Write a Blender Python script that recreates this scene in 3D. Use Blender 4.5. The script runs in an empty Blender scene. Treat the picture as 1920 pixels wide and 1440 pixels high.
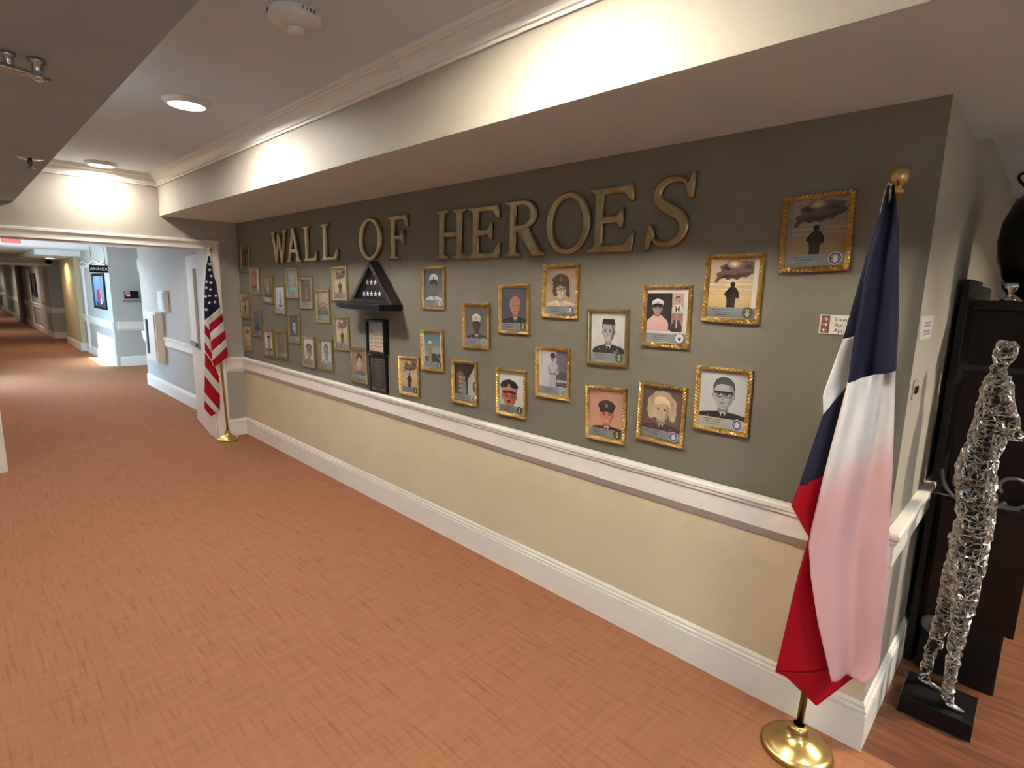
import bpy, bmesh, math, random
from mathutils import Vector, Matrix

random.seed(7)
S = bpy.context.scene
COL = S.collection
PI = math.pi

# ------------------------------------------------------------------ camera
def setup_camera():
    cd = bpy.data.cameras.new('camera')
    cd.sensor_fit = 'HORIZONTAL'; cd.sensor_width = 36.0
    cd.lens = 36.0 * 1028.398 / 1920.0
    cd.clip_start = 0.05; cd.clip_end = 200
    cam = bpy.data.objects.new('camera', cd); COL.objects.link(cam)
    r = Vector((0.71267992, 0.70106862, 0.02429243))
    u = -Vector((0.13521336, -0.10330757, -0.9854161))
    f = Vector((-0.68833471, 0.70557093, -0.16841908))
    m = Matrix((r, u, -f)).transposed().to_4x4()
    m.translation = Vector((6.6175, -2.3336, 1.7439))
    cam.matrix_world = m
    S.camera = cam
setup_camera()

# ------------------------------------------------------------------ world, sun, exposure
W = bpy.data.worlds.new('sky'); S.world = W; W.use_nodes = True
bgn = W.node_tree.nodes['Background']
bgn.inputs[0].default_value = (0.37, 0.67, 1.0, 1); bgn.inputs[1].default_value = 20.0
sd = bpy.data.lights.new('sun', 'SUN'); sd.energy = 45; sd.angle = 0.01; sd.color = (1, .95, .88)
sun = bpy.data.objects.new('sun', sd); COL.objects.link(sun)
sun.rotation_euler = Vector((0.05, 1.0, -0.62)).to_track_quat('-Z', 'Y').to_euler()
vs = S.view_settings
vs.view_transform = 'Standard'; vs.look = 'None'; vs.gamma = 1.0; vs.use_curve_mapping = False
vs.exposure = 0.2
S.display_settings.display_device = 'sRGB'
LAMP = 40.0          # watts of one ceiling disc lamp
S.cycles.max_bounces = 14; S.cycles.diffuse_bounces = 8; S.cycles.transparent_max_bounces = 16

# ------------------------------------------------------------------ colour + material helpers
def lin(c):
    return c / 12.92 if c <= 0.04045 else ((c + 0.055) / 1.055) ** 2.4
def rgb(*c):
    return tuple(lin(v / 255.0) for v in c)
def nd(nt, t, **kw):
    n = nt.nodes.new(t)
    for k, v in kw.items(): setattr(n, k, v)
    return n
MATS = {}
def mat(name, col, rough=0.6, metal=0.0, noise=None, bump=None, spec=0.5, coat=0.0, sheen=0.0, emit=None, estr=0.0, trans=0.0):
    """col linear rgb; noise=(scale, amount, stretch) tint variation; bump=(scale, strength, stretch)"""
    if name in MATS: return MATS[name]
    m = bpy.data.materials.new(name); m.use_nodes = True
    nt = m.node_tree; b = nt.nodes['Principled BSDF']
    b.inputs['Base Color'].default_value = (*col, 1)
    b.inputs['Roughness'].default_value = rough
    b.inputs['Metallic'].default_value = metal
    b.inputs['Specular IOR Level'].default_value = spec
    b.inputs['Coat Weight'].default_value = coat
    b.inputs['Sheen Weight'].default_value = sheen
    if emit: 
        b.inputs['Emission Color'].default_value = (*emit, 1); b.inputs['Emission Strength'].default_value = estr
    if noise or bump:
        tc = nd(nt, 'ShaderNodeTexCoord')
        def tex(scale, stretch, detail=4):
            mp = nd(nt, 'ShaderNodeMapping'); mp.inputs['Scale'].default_value = stretch
            nt.links.new(tc.outputs['Object'], mp.inputs[0])
            n = nd(nt, 'ShaderNodeTexNoise'); n.inputs['Scale'].default_value = scale; n.inputs['Detail'].default_value = detail
            nt.links.new(mp.outputs[0], n.inputs['Vector']); return n
        if noise:
            n = tex(noise[0], noise[2] if len(noise) > 2 else (1, 1, 1))
            cr = nd(nt, 'ShaderNodeValToRGB'); a = noise[1]
            cr.color_ramp.elements[0].position = .3; cr.color_ramp.elements[1].position = .7
            cr.color_ramp.elements[0].color = (*[max(0, c * (1 - a)) for c in col], 1)
            cr.color_ramp.elements[1].color = (*[min(1, c * (1 + a)) for c in col], 1)
            nt.links.new(n.outputs[0], cr.inputs[0]); nt.links.new(cr.outputs[0], b.inputs['Base Color'])
        if bump:
            n = tex(bump[0], bump[2] if len(bump) > 2 else (1, 1, 1))
            bp = nd(nt, 'ShaderNodeBump'); bp.inputs['Strength'].default_value = bump[1]; bp.inputs['Distance'].default_value = .01
            nt.links.new(n.outputs[0], bp.inputs['Height']); nt.links.new(bp.outputs[0], b.inputs['Normal'])
    MATS[name] = m
    return m

OLIVE = mat('olive_wall_paint', (.182, .170, .128), .75, noise=(3, .04), bump=(180, .04))
BEIGE = mat('beige_wall_paint', (.72, .62, .41), .6, noise=(3, .03), bump=(180, .03))
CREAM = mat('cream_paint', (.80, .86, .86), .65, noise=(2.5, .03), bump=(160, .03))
GREIGE = mat('greige_paint', (.50, .485, .44), .65, noise=(2.5, .03), bump=(160, .03))
TRIM = mat('cream_trim_gloss', (.90, .85, .75), .45, noise=(5, .012))
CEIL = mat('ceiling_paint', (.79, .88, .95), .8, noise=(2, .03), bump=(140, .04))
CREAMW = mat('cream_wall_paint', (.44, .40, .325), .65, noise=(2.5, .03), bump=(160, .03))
CEIL_SHADED = mat('shaded_ceiling_paint', (.36, .44, .51), .8, noise=(2, .03), bump=(140, .04))  # same ceiling paint, its colour darkened to carry the shade on the lowered part
GOLD = mat('gold_leaf', (.62, .40, .13), .32, metal=1.0, noise=(30, .15), bump=(120, .08))
GOLDD = mat('antique_gold', (.46, .36, .20), .36, metal=1.0, noise=(14, .18), bump=(60, .1))
BRASS = mat('brass', (.72, .52, .20), .28, metal=1.0, noise=(10, .06))
BRASSP = mat('brass_pole', (.55, .33, .09), .3, metal=1.0)
BLACKF = mat('black_lacquer', (.006, .0055, .006), .35, spec=.35)
DARKW = mat('dark_walnut', (.020, .012, .011), .35, noise=(18, .3, (1, 1, 6)))
MAHOG = mat('dark_mahogany', (.007, .002, .002), .4, noise=(10, .3, (3, 3, .4)), spec=.3)
WHITEP = mat('white_plastic', (.86, .86, .84), .4)
CHROME = mat('chrome', (.62, .62, .62), .18, metal=1.0)
SILVER = mat('silver_strip', (.66, .63, .58), .22, metal=1.0, noise=(40, .25), bump=(90, .25))
STEEL = mat('dull_steel', (.18, .18, .18), .4, metal=.8)
BLUEC = mat('navy_cloth', (.015, .016, .040), .75, spec=.25, bump=(300, .1))
REDC = mat('red_cloth', (.36, .004, .012), .75, spec=.2, bump=(300, .1))
WHITEC = mat('white_cloth', (.66, .62, .58), .7, sheen=.2, bump=(300, .1))
STARC = mat('star_cloth', (.88, .87, .85), .7)
INK = mat('black_ink', (.015, .013, .012), .5)
SIGNW = mat('sign_white', (.70, .66, .60), .45)
SIGNB = mat('sign_brown', (.20, .075, .055), .5)

def carpet_mat():
    m = bpy.data.materials.new('carpet'); m.use_nodes = True; nt = m.node_tree; b = nt.nodes['Principled BSDF']
    b.inputs['Roughness'].default_value = .85; b.inputs['Specular IOR Level'].default_value = .25
    tc = nd(nt, 'ShaderNodeTexCoord')
    def tx(scale, st, det=3):
        mp = nd(nt, 'ShaderNodeMapping'); mp.inputs['Scale'].default_value = st
        nt.links.new(tc.outputs['Object'], mp.inputs[0])
        n = nd(nt, 'ShaderNodeTexNoise'); n.inputs['Scale'].default_value = scale; n.inputs['Detail'].default_value = det
        nt.links.new(mp.outputs[0], n.inputs['Vector']); return n
    a = tx(1, (4.5, 62, 1), 5); c = tx(1, (46, 4, 1), 3); g = tx(420, (1, 1, 1), 1)
    r1 = nd(nt, 'ShaderNodeValToRGB'); e = r1.color_ramp.elements
    e[0].position = .30; e[0].color = (.278, .120, .057, 1); e[1].position = .44; e[1].color = (.338, .152, .074, 1)
    x = r1.color_ramp.elements.new(.72); x.color = (.362, .166, .083, 1)
    nt.links.new(a.outputs[0], r1.inputs[0])
    mx = nd(nt, 'ShaderNodeMix', data_type='RGBA', blend_type='MULTIPLY'); mx.inputs[0].default_value = .3
    r2 = nd(nt, 'ShaderNodeValToRGB'); r2.color_ramp.elements[0].position = .35; r2.color_ramp.elements[1].position = .6
    r2.color_ramp.elements[0].color = (.72, .70, .68, 1)
    nt.links.new(c.outputs[0], r2.inputs[0])
    nt.links.new(r1.outputs[0], mx.inputs[6]); nt.links.new(r2.outputs[0], mx.inputs[7])
    mg = nd(nt, 'ShaderNodeMix', data_type='RGBA', blend_type='OVERLAY'); mg.inputs[0].default_value = .35
    nt.links.new(mx.outputs[2], mg.inputs[6]); nt.links.new(g.outputs[0], mg.inputs[7])
    nt.links.new(mg.outputs[2], b.inputs['Base Color'])
    bp = nd(nt, 'ShaderNodeBump'); bp.inputs['Strength'].default_value = .35; bp.inputs['Distance'].default_value = .004
    nt.links.new(a.outputs[0], bp.inputs['Height']); nt.links.new(bp.outputs[0], b.inputs['Normal'])
    return m
CARPET = carpet_mat()
WOODFL = mat('wood_floor', (.165, .060, .026), .42, noise=(1.0, .45, (4, 30, 1)), bump=(1.0, .1, (6, 40, 1)), coat=.15)

def glass_mat(name, tint=(1, 1, 1), f=1.0):
    m = bpy.data.materials.new(name); m.use_nodes = True; nt = m.node_tree
    nt.nodes.remove(nt.nodes['Principled BSDF'])
    o = nt.nodes['Material Output']; t = nd(nt, 'ShaderNodeBsdfTransparent'); t.inputs[0].default_value = (*tint, 1)
    g = nd(nt, 'ShaderNodeBsdfGlossy'); g.inputs['Roughness'].default_value = .06
    fr = nd(nt, 'ShaderNodeLayerWeight'); fr.inputs[0].default_value = .5
    pw = nd(nt, 'ShaderNodeMath', operation='POWER'); pw.inputs[1].default_value = 5.0
    mu = nd(nt, 'ShaderNodeMath', operation='MULTIPLY_ADD'); mu.inputs[1].default_value = .95 * f; mu.inputs[2].default_value = .04 * f
    mx = nd(nt, 'ShaderNodeMixShader')
    nt.links.new(fr.outputs['Facing'], pw.inputs[0]); nt.links.new(pw.outputs[0], mu.inputs[0]); nt.links.new(mu.outputs[0], mx.inputs[0])
    nt.links.new(t.outputs[0], mx.inputs[1]); nt.links.new(g.outputs[0], mx.inputs[2]); nt.links.new(mx.outputs[0], o.inputs[0])
    return m
GLASS = glass_mat('picture_glass', (.97, .97, .97), .8)
PANE = glass_mat('window_glass', (.93, .96, .97), 1.0)

def sheer_mat():
    """thin white flag cloth; the red panel folded behind it shows through its lower part"""
    m = bpy.data.materials.new('sheer_white_cloth'); m.use_nodes = True; nt = m.node_tree; b = nt.nodes['Principled BSDF']
    b.inputs['Roughness'].default_value = .7; b.inputs['Specular IOR Level'].default_value = .25
    tc = nd(nt, 'ShaderNodeTexCoord'); sx = nd(nt, 'ShaderNodeSeparateXYZ'); nt.links.new(tc.outputs['Object'], sx.inputs[0])
    ma = nd(nt, 'ShaderNodeMath', operation='MULTIPLY_ADD'); ma.inputs[1].default_value = .86; ma.inputs[2].default_value = 1.225 - .86 * 6.198
    nt.links.new(sx.outputs[0], ma.inputs[0])
    sb = nd(nt, 'ShaderNodeMath', operation='SUBTRACT'); nt.links.new(ma.outputs[0], sb.inputs[0]); nt.links.new(sx.outputs[2], sb.inputs[1])
    mr = nd(nt, 'ShaderNodeMapRange', interpolation_type='SMOOTHSTEP'); mr.inputs[1].default_value = -.08; mr.inputs[2].default_value = .16
    nt.links.new(sb.outputs[0], mr.inputs[0])
    mc = nd(nt, 'ShaderNodeMix', data_type='RGBA'); mc.inputs[6].default_value = (.82, .79, .76, 1); mc.inputs[7].default_value = (.76, .46, .44, 1)
    nt.links.new(mr.outputs[0], mc.inputs[0]); nt.links.new(mc.outputs[2], b.inputs['Base Color'])
    t = nd(nt, 'ShaderNodeBsdfTransparent'); mx = nd(nt, 'ShaderNodeMixShader'); mx.inputs[0].default_value = .08
    o = nt.nodes['Material Output']
    nt.links.new(b.outputs[0], mx.inputs[1]); nt.links.new(t.outputs[0], mx.inputs[2]); nt.links.new(mx.outputs[0], o.inputs[0])
    return m
SHEER = sheer_mat()

def print_mat():
    m = bpy.data.materials.new('photo_print'); m.use_nodes = True; nt = m.node_tree; b = nt.nodes['Principled BSDF']
    b.inputs['Roughness'].default_value = .5
    a = nd(nt, 'ShaderNodeAttribute'); a.attribute_name = 'ink'
    nt.links.new(a.outputs['Color'], b.inputs['Base Color'])
    return m
PRINT = print_mat()

def emis(name, col, s):
    m = bpy.data.materials.new(name); m.use_nodes = True; nt = m.node_tree; b = nt.nodes['Principled BSDF']
    b.inputs['Base Color'].default_value = (.8, .8, .8, 1)
    b.inputs['Emission Color'].default_value = (*col, 1); b.inputs['Emission Strength'].default_value = s
    return m

# ------------------------------------------------------------------ object helpers
def link(name, me, m=None, parent=None, loc=None, rot=None):
    o = bpy.data.objects.new(name, me); COL.objects.link(o)
    if m is not None and me is not None:
        if isinstance(m, (list, tuple)):
            if not me.materials:
                for q in m: me.materials.append(q)
        elif not me.materials: me.materials.append(m)
    if parent is not None: o.parent = parent
    if loc is not None: o.location = loc
    if rot is not None: o.rotation_euler = rot
    return o
def mesh(name, bm, smooth=False):
    me = bpy.data.meshes.new(name); bmesh.ops.recalc_face_normals(bm, faces=bm.faces)
    bm.to_mesh(me); bm.free()
    if smooth: me.polygons.foreach_set('use_smooth', [True] * len(me.polygons))
    return me
def obj(name, bm, m, parent=None, smooth=False, loc=None, rot=None):
    return link(name, mesh(name, bm, smooth), m, parent, loc, rot)
def thing(name, label, cat, loc=(0, 0, 0), rot=(0, 0, 0), group=None):
    o = bpy.data.objects.new(name, None); COL.objects.link(o); o.empty_display_size = .05
    o.location = loc; o.rotation_euler = rot
    return tag(o, label, cat, group)
def tag(o, label, cat, group=None):
    o['label'] = label; o['category'] = cat
    if group: o['group'] = group
    return o
def struct(o, label=None, cat=None):
    o['kind'] = 'structure'
    if label: o['label'] = label
    if cat: o['category'] = cat
    return o
def bx(bm, x0, x1, y0, y1, z0, z1, bev=0.0, mi=0):
    v = [bm.verts.new(p) for p in ((x0, y0, z0), (x1, y0, z0), (x1, y1, z0), (x0, y1, z0), (x0, y0, z1), (x1, y0, z1), (x1, y1, z1), (x0, y1, z1))]
    fs = [bm.faces.new([v[i] for i in q]) for q in ((3, 2, 1, 0), (4, 5, 6, 7), (0, 1, 5, 4), (1, 2, 6, 5), (2, 3, 7, 6), (3, 0, 4, 7))]
    for f in fs: f.material_index = mi
    if bev:
        es = list({e for f in fs for e in f.edges})
        bmesh.ops.bevel(bm, geom=es, offset=bev, segments=2, affect='EDGES', profile=.5)
    return fs
def box(name, x0, x1, y0, y1, z0, z1, m, parent=None, bev=0.0):
    bm = bmesh.new(); bx(bm, x0, x1, y0, y1, z0, z1, bev); return obj(name, bm, m, parent)
def lathe(bm, prof, n=32, c=(0, 0, 0), axis='z'):
    rings = []
    for r, z in prof:
        ring = []
        for i in range(n):
            a = 2 * PI * i / n; p = (r * math.cos(a), r * math.sin(a), z)
            if axis == 'y': p = (p[0], p[2], p[1])
            if axis == 'x': p = (p[2], p[0], p[1])
            ring.append(bm.verts.new((p[0] + c[0], p[1] + c[1], p[2] + c[2])))
        rings.append(ring)
    for a, b in zip(rings, rings[1:]):
        for i in range(n):
            bm.faces.new((a[i], a[(i + 1) % n], b[(i + 1) % n], b[i]))
    for ring, rev in ((rings[0], True), (rings[-1], False)):
        bm.faces.new(ring[::-1] if rev else ring)
def tube(bm, pts, r, n=8, closed=False):
    pts = [Vector(p) for p in pts]; rings = []
    rr = r if isinstance(r, (list, tuple)) else [r] * len(pts)
    up = Vector((0, 0, 1)); prev = None
    for i, p in enumerate(pts):
        a = pts[i - 1] if i else pts[0]; b = pts[i + 1] if i < len(pts) - 1 else pts[-1]
        t = (b - a).normalized()
        if prev is None:
            s = t.cross(up)
            if s.length < 1e-3: s = t.cross(Vector((1, 0, 0)))
            s.normalize()
        else:
            s = (prev - t * prev.dot(t)).normalized()
        prev = s; w = t.cross(s)
        rings.append([bm.verts.new(p + (s * math.cos(2 * PI * k / n) + w * math.sin(2 * PI * k / n)) * rr[i]) for k in range(n)])
    for a, b in zip(rings, rings[1:]):
        for k in range(n): bm.faces.new((a[k], a[(k + 1) % n], b[(k + 1) % n], b[k]))
    bm.faces.new(rings[0][::-1]); bm.faces.new(rings[-1])
def sweep(name, prof, a, b, out, m, parent=None, mitre_a=0.0, mitre_b=0.0):
    """extrude profile [(depth, z)] from a to b (xy points); out = horizontal outward direction; mitre k shifts ends by k*depth along run"""
    a = Vector((*a, 0)); b = Vector((*b, 0)); o = Vector((*out, 0)); d = (b - a).normalized()
    bm = bmesh.new(); A = []; B = []
    for p, z in prof:
        A.append(bm.verts.new(a + o * p + d * (mitre_a * p) + Vector((0, 0, z))))
        B.append(bm.verts.new(b + o * p - d * (mitre_b * p) + Vector((0, 0, z))))
    n = len(prof)
    for i in range(n): bm.faces.new((A[i], A[(i + 1) % n], B[(i + 1) % n], B[i]))
    bm.faces.new(A[::-1]); bm.faces.new(B)
    return obj(name, bm, m, parent)
def text_mesh(s, size, ext=0.0006, align='LEFT'):
    cu = bpy.data.curves.new('text', 'FONT'); cu.body = s; cu.size = size; cu.extrude = ext; cu.align_x = align; cu.resolution_u = 3
    o = bpy.data.objects.new('text', cu); COL.objects.link(o); bpy.context.view_layer.update()
    me = bpy.data.meshes.new_from_object(o.evaluated_get(bpy.context.evaluated_depsgraph_get()))
    bpy.data.objects.remove(o); bpy.data.curves.remove(cu); me.materials.clear()
    return me
FRONT = Matrix.Rotation(PI / 2, 4, 'X')     # lay an xy drawing upright, facing -y

L = 6.289; ZS = 2.40; YS = -0.734; YL = -1.845; ZC = 2.795; XB = 9.4; YH = -4.4; YW_ = -2.12

# ================================================================== THE ROOM SHELL
def build_shell():
    bm = bmesh.new(); bx(bm, -38.5, XB, YH, 0.0, -.1, 0)
    bx(bm, -15, L - .12, 0.0, 2.6, -.1, 0)
    struct(obj('floor', bm, CARPET), 'brown carpet with woven lengthwise streaks along the hallway', 'floor')
    struct(box('floor_lounge', L - .12, XB + .6, 0.0, 3.5, -.1, 0, WOODFL), 'reddish brown wood floor beyond the end of the wall', 'floor')
    # feature wall: olive above the rail, beige below, cream end
    bm = bmesh.new()
    bx(bm, 0, L, 0, .12, 0, .86, mi=1); bx(bm, 0, L, 0, .12, .86, ZS, mi=0)
    me = mesh('wall_right', bm)
    for p in me.polygons:
        if p.normal.x > .9: p.material_index = 2
    struct(link('wall_right', me, [OLIVE, BEIGE, CREAMW]), 'olive brown wall with beige lower half holding the framed portraits', 'wall')
    # dropped soffit over the feature wall, going on past its end
    bm = bmesh.new(); bx(bm, 0, L, YS, .12, ZS, ZC + .1); bx(bm, L, XB, YS, .71, ZS, ZC + .1)
    me = mesh('ceiling_soffit_right', bm)
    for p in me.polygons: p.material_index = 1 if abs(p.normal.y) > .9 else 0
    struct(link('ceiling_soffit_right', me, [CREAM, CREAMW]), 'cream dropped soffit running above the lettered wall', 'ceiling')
    struct(box('ceiling_recess', -.25, XB, YL, YS, ZC, ZC + .1, CEIL), 'raised ceiling strip with round lamps and smoke alarm', 'ceiling')
    struct(box('ceiling_soffit_left', 0, XB, YH, YL, ZS, ZC + .1, CEIL_SHADED), 'lowered shaded ceiling at the left of the hallway', 'ceiling')
    # end wall with wide opening
    bm = bmesh.new()
    bx(bm, -.25, 0, -.33, 0.12, 0, ZC + .1); bx(bm, -.25, 0, YH, -2.12, 0, ZC + .1); bx(bm, -.25, 0, -2.12, -.33, 2.10, ZC + .1)
    struct(obj('wall_end', bm, CREAMW), 'cream end wall around the wide doorway opening', 'wall')
    struct(box('wall_left', -.25, XB, YH - .12, YH, 0, ZS, GREIGE), 'greige wall on the left of the hallway', 'wall')
    bm = bmesh.new(); wy0, wy1, wz0, wz1 = -3.7, -3.0, .8, 2.0
    bx(bm, XB, XB + .12, YH - .12, wy0, 0, ZC + .1); bx(bm, XB, XB + .12, wy1, 0, 0, ZC + .1); bx(bm, XB, XB + .12, wy0, wy1, 0, wz0); bx(bm, XB, XB + .12, wy0, wy1, wz1, ZC + .1)
    struct(obj('wall_back', bm, GREIGE), 'greige wall closing the near end of the hallway', 'wall')
    bm = bmesh.new(); bx(bm, XB + .04, XB + .08, wy0, wy0 + .05, wz0, wz1); bx(bm, XB + .04, XB + .08, wy1 - .05, wy1, wz0, wz1); bx(bm, XB + .04, XB + .08, wy0, wy1, wz0, wz0 + .05); bx(bm, XB + .04, XB + .08, wy0, wy1, wz1 - .05, wz1)
    w3 = struct(obj('window_3', bm, TRIM), 'added unseen fill window behind the viewer at the near end of the hallway', 'window')  # unseen window added to bring daylight fill into the hallway
    bm = bmesh.new(); bx(bm, XB + .058, XB + .062, wy0 + .04, wy1 - .04, wz0 + .04, wz1 - .04); obj('window_pane', bm, PANE, w3)
    struct(box('ground_outside', -60, 40, -60, YW_ - .14, -.14, -.10, mat('pale_paving', (.42, .40, .37), .9, noise=(2, .1))), 'pale paving outside the windows', 'ground')
    struct(box('ground_outside_end', XB + .75, 40, YW_ - .14, 40, -.14, -.10, MATS['pale_paving']), 'pale paving outside the near end', 'ground')
    struct(box('sun_block_roof', -7.24, -2.9, YW_ - 6.0, YW_ - .13, 2.28, 2.40, TRIM), 'added unseen roof slab blocking the sun at the wide corridor window', 'roof')  # unseen slab added to keep direct sun out of the wide window
    # lounge beyond the end of the feature wall
    struct(box('wall_lounge_left', L - .12, L, .12, 3.4, 0, 2.52, CREAMW), 'cream side wall returning from the end of the portrait wall', 'wall')
    struct(box('wall_lounge_far', L - .12, XB + .6, 3.4, 3.52, 0, 2.62, CREAMW), 'cream far wall of the lounge', 'wall')
    struct(box('wall_lounge_right', XB + .6, XB + .72, 0.0, 3.52, 0, 2.62, CREAMW), 'cream right wall of the lounge', 'wall')
    struct(box('wall_lounge_near', XB, XB + .72, -.12, 0.0, 0, 2.62, CREAMW), 'short cream wall where lounge meets hallway', 'wall')
    struct(box('ceiling_lounge', L - .12, XB + .6, .71, 3.4, 2.52, 2.62, CEIL), 'lounge ceiling above the dark shelving', 'ceiling')
build_shell()

RAIL = [(0, .740), (.006, .742), (.024, .776), (.028, .784), (.028, .866), (.036, .874), (.036, .885), (.043, .892), (.043, .907), (.036, .914), (0, .914)]
BASE = [(0, 0), (.018, 0), (.018, .150), (.013, .155), (.018, .160), (.018, .170), (.011, .177), (.011, .187), (.004, .197), (0, .198)]
CROWN = [(0, 2.684), (.010, 2.684), (.012, 2.697), (.020, 2.700), (.020, 2.708), (.024, 2.724), (.033, 2.744), (.046, 2.758), (.058, 2.764), (.060, 2.774), (.066, 2.776), (.068, 2.795), (0, 2.795)]
def trims():
    n = [0]
    def t(prof, a, b, out, label, cat='trim', ma=0, mb=0, base=None):
        n[0] += 1
        nm = base or 'trim_%d' % n[0]
        struct(sweep(nm, prof, a, b, out, TRIM, None, ma, mb), label, cat)
    t(RAIL, (0, 0), (L, 0), (0, -1), 'cream chair rail running under the framed portraits', ma=1, mb=-1)
    t(RAIL, (0, -.205), (0, 0), (1, 0), 'short cream chair rail behind the striped flag', mb=1)
    t(RAIL, (L, 0), (L, 3.4), (1, 0), 'cream chair rail on the lounge side wall', ma=-1)
    t(BASE, (0, 0), (L, 0), (0, -1), 'tall cream baseboard under the portrait wall', 'baseboard', 1, -1, 'baseboard_right')
    t(BASE, (0, -.205), (0, 0), (1, 0), 'short cream baseboard behind the striped flag', 'baseboard', 0, 1, 'baseboard_end')
    t(BASE, (L, 0), (L, 3.4), (1, 0), 'cream baseboard on the lounge side wall', 'baseboard', -1, 0, 'baseboard_lounge')
    t(CROWN, (0, YS), (4.31, YS), (0, -1), 'far length of cream crown moulding along the soffit', ma=1)
    t(CROWN, (4.314, YS), (XB, YS), (0, -1), 'near length of cream crown moulding along the soffit')
    t(CROWN, (0, YL), (0, YS), (1, 0), 'short cream crown moulding on the end wall', mb=1)
    # door casing of the wide opening (head + two legs, one mitred trim piece each)
    CAS = [(0, 0), (.020, 0), (.024, .012), (.016, .02), (.016, .085), (.026, .092), (.026, .115), (0, .12)]
    bm = bmesh.new()
    bx(bm, 0, .018, -2.12 - .12, -.33 + .12, 2.10, 2.18, .003); bx(bm, .0, .030, -2.25, -.20, 2.165, 2.195, .004); bx(bm, 0, .024, -2.22, -.23, 2.10, 2.112, .002)
    struct(obj('trim_10', bm, TRIM), 'cream moulded head casing across the wide doorway', 'trim')
    for k, (y0, y1) in enumerate(((-.33, -.205), (-2.245, -2.12))):
        bm = bmesh.new(); bx(bm, 0, .020, y0, y1, 0, 2.10, .003)
        e = y1 if k == 0 else y0
        bx(bm, .0, .028, *sorted((e, e + (-.022 if k == 0 else .022))), 0, 2.165, .003)
        struct(obj('trim_%d' % (11 + k), bm, TRIM), ['cream door casing leg behind the striped flag', 'cream door casing leg at the far left of the opening'][k], 'trim')
    struct(sweep('baseboard_left', BASE, (0, -2.245), (0, YH), (1, 0), TRIM), 'cream baseboard at the left of the wide opening', 'baseboard')
    # jamb lining
    bm = bmesh.new(); bx(bm, -.25, 0, -.332, -.318 - .03, 0, 2.10); bx(bm, -.25, 0, -2.12, -2.106, 0, 2.10); bx(bm, -.25, 0, -2.106, -.348, 2.094, 2.10)
    struct(obj('trim_13', bm, TRIM), 'cream lining of the wide doorway', 'trim')
trims()

# ------------------------------------------------------------------ ceiling lamps
def disc_lamp(x, y, z, label, watts, col=(1, .93, .84), spread=174):
    t = thing('ceiling_lamp', label, 'ceiling lamp', (x, y, z), group='round ceiling lamps')
    bm = bmesh.new(); lathe(bm, [(.128, 0), (.128, -.006), (.120, -.014), (.104, -.026), (.100, -.028), (.098, -.020), (.098, -.002)], 40)
    obj('trim_ring', bm, WHITEP, t, True)
    bm = bmesh.new(); lathe(bm, [(.097, -.012), (.097, -.024), (.085, -.029), (.05, -.033), (.012, -.034)], 40)
    obj('lens', bm, emis('lamp_lens', col, 5.0), t, True)
    ld = bpy.data.lights.new('lamp_light', 'AREA'); ld.shape = 'DISK'; ld.size = .19; ld.energy = watts; ld.color = col; ld.spread = math.radians(spread)
    lo = bpy.data.objects.new('lamp_light', ld); COL.objects.link(lo); lo.parent = t; lo.location = (0, 0, -.040)
for x, lb, s, c in ((2.80, 'glowing round ceiling lamp nearer the smoke alarm', 0.92, (1, .95, .87)), (.24, 'glowing round ceiling lamp close to the end wall', .30, (1, .95, .87)),
                 (5.35, 'round ceiling lamp above the near part of the portrait wall', 0.86, (1, .90, .74)), (7.9, 'round ceiling lamp near the back end of the hallway', 1.1, (1, .95, .87))):
    disc_lamp(x, -1.225, ZC, lb, LAMP * s, c)
for x, lb in ((1.0, 'added unseen fill lamp in the lowered ceiling nearest the end wall'), (3.4, 'added unseen fill lamp in the lowered ceiling opposite the flag case'), (5.8, 'added unseen fill lamp in the lowered ceiling near the viewer'), (8.2, 'added unseen fill lamp in the lowered ceiling behind the viewer')):
    disc_lamp(x, -3.05, ZS, lb, LAMP * .17, (1, .97, .92), 136)  # unseen fill lamps added to brighten the carpet and portrait wall

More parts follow.
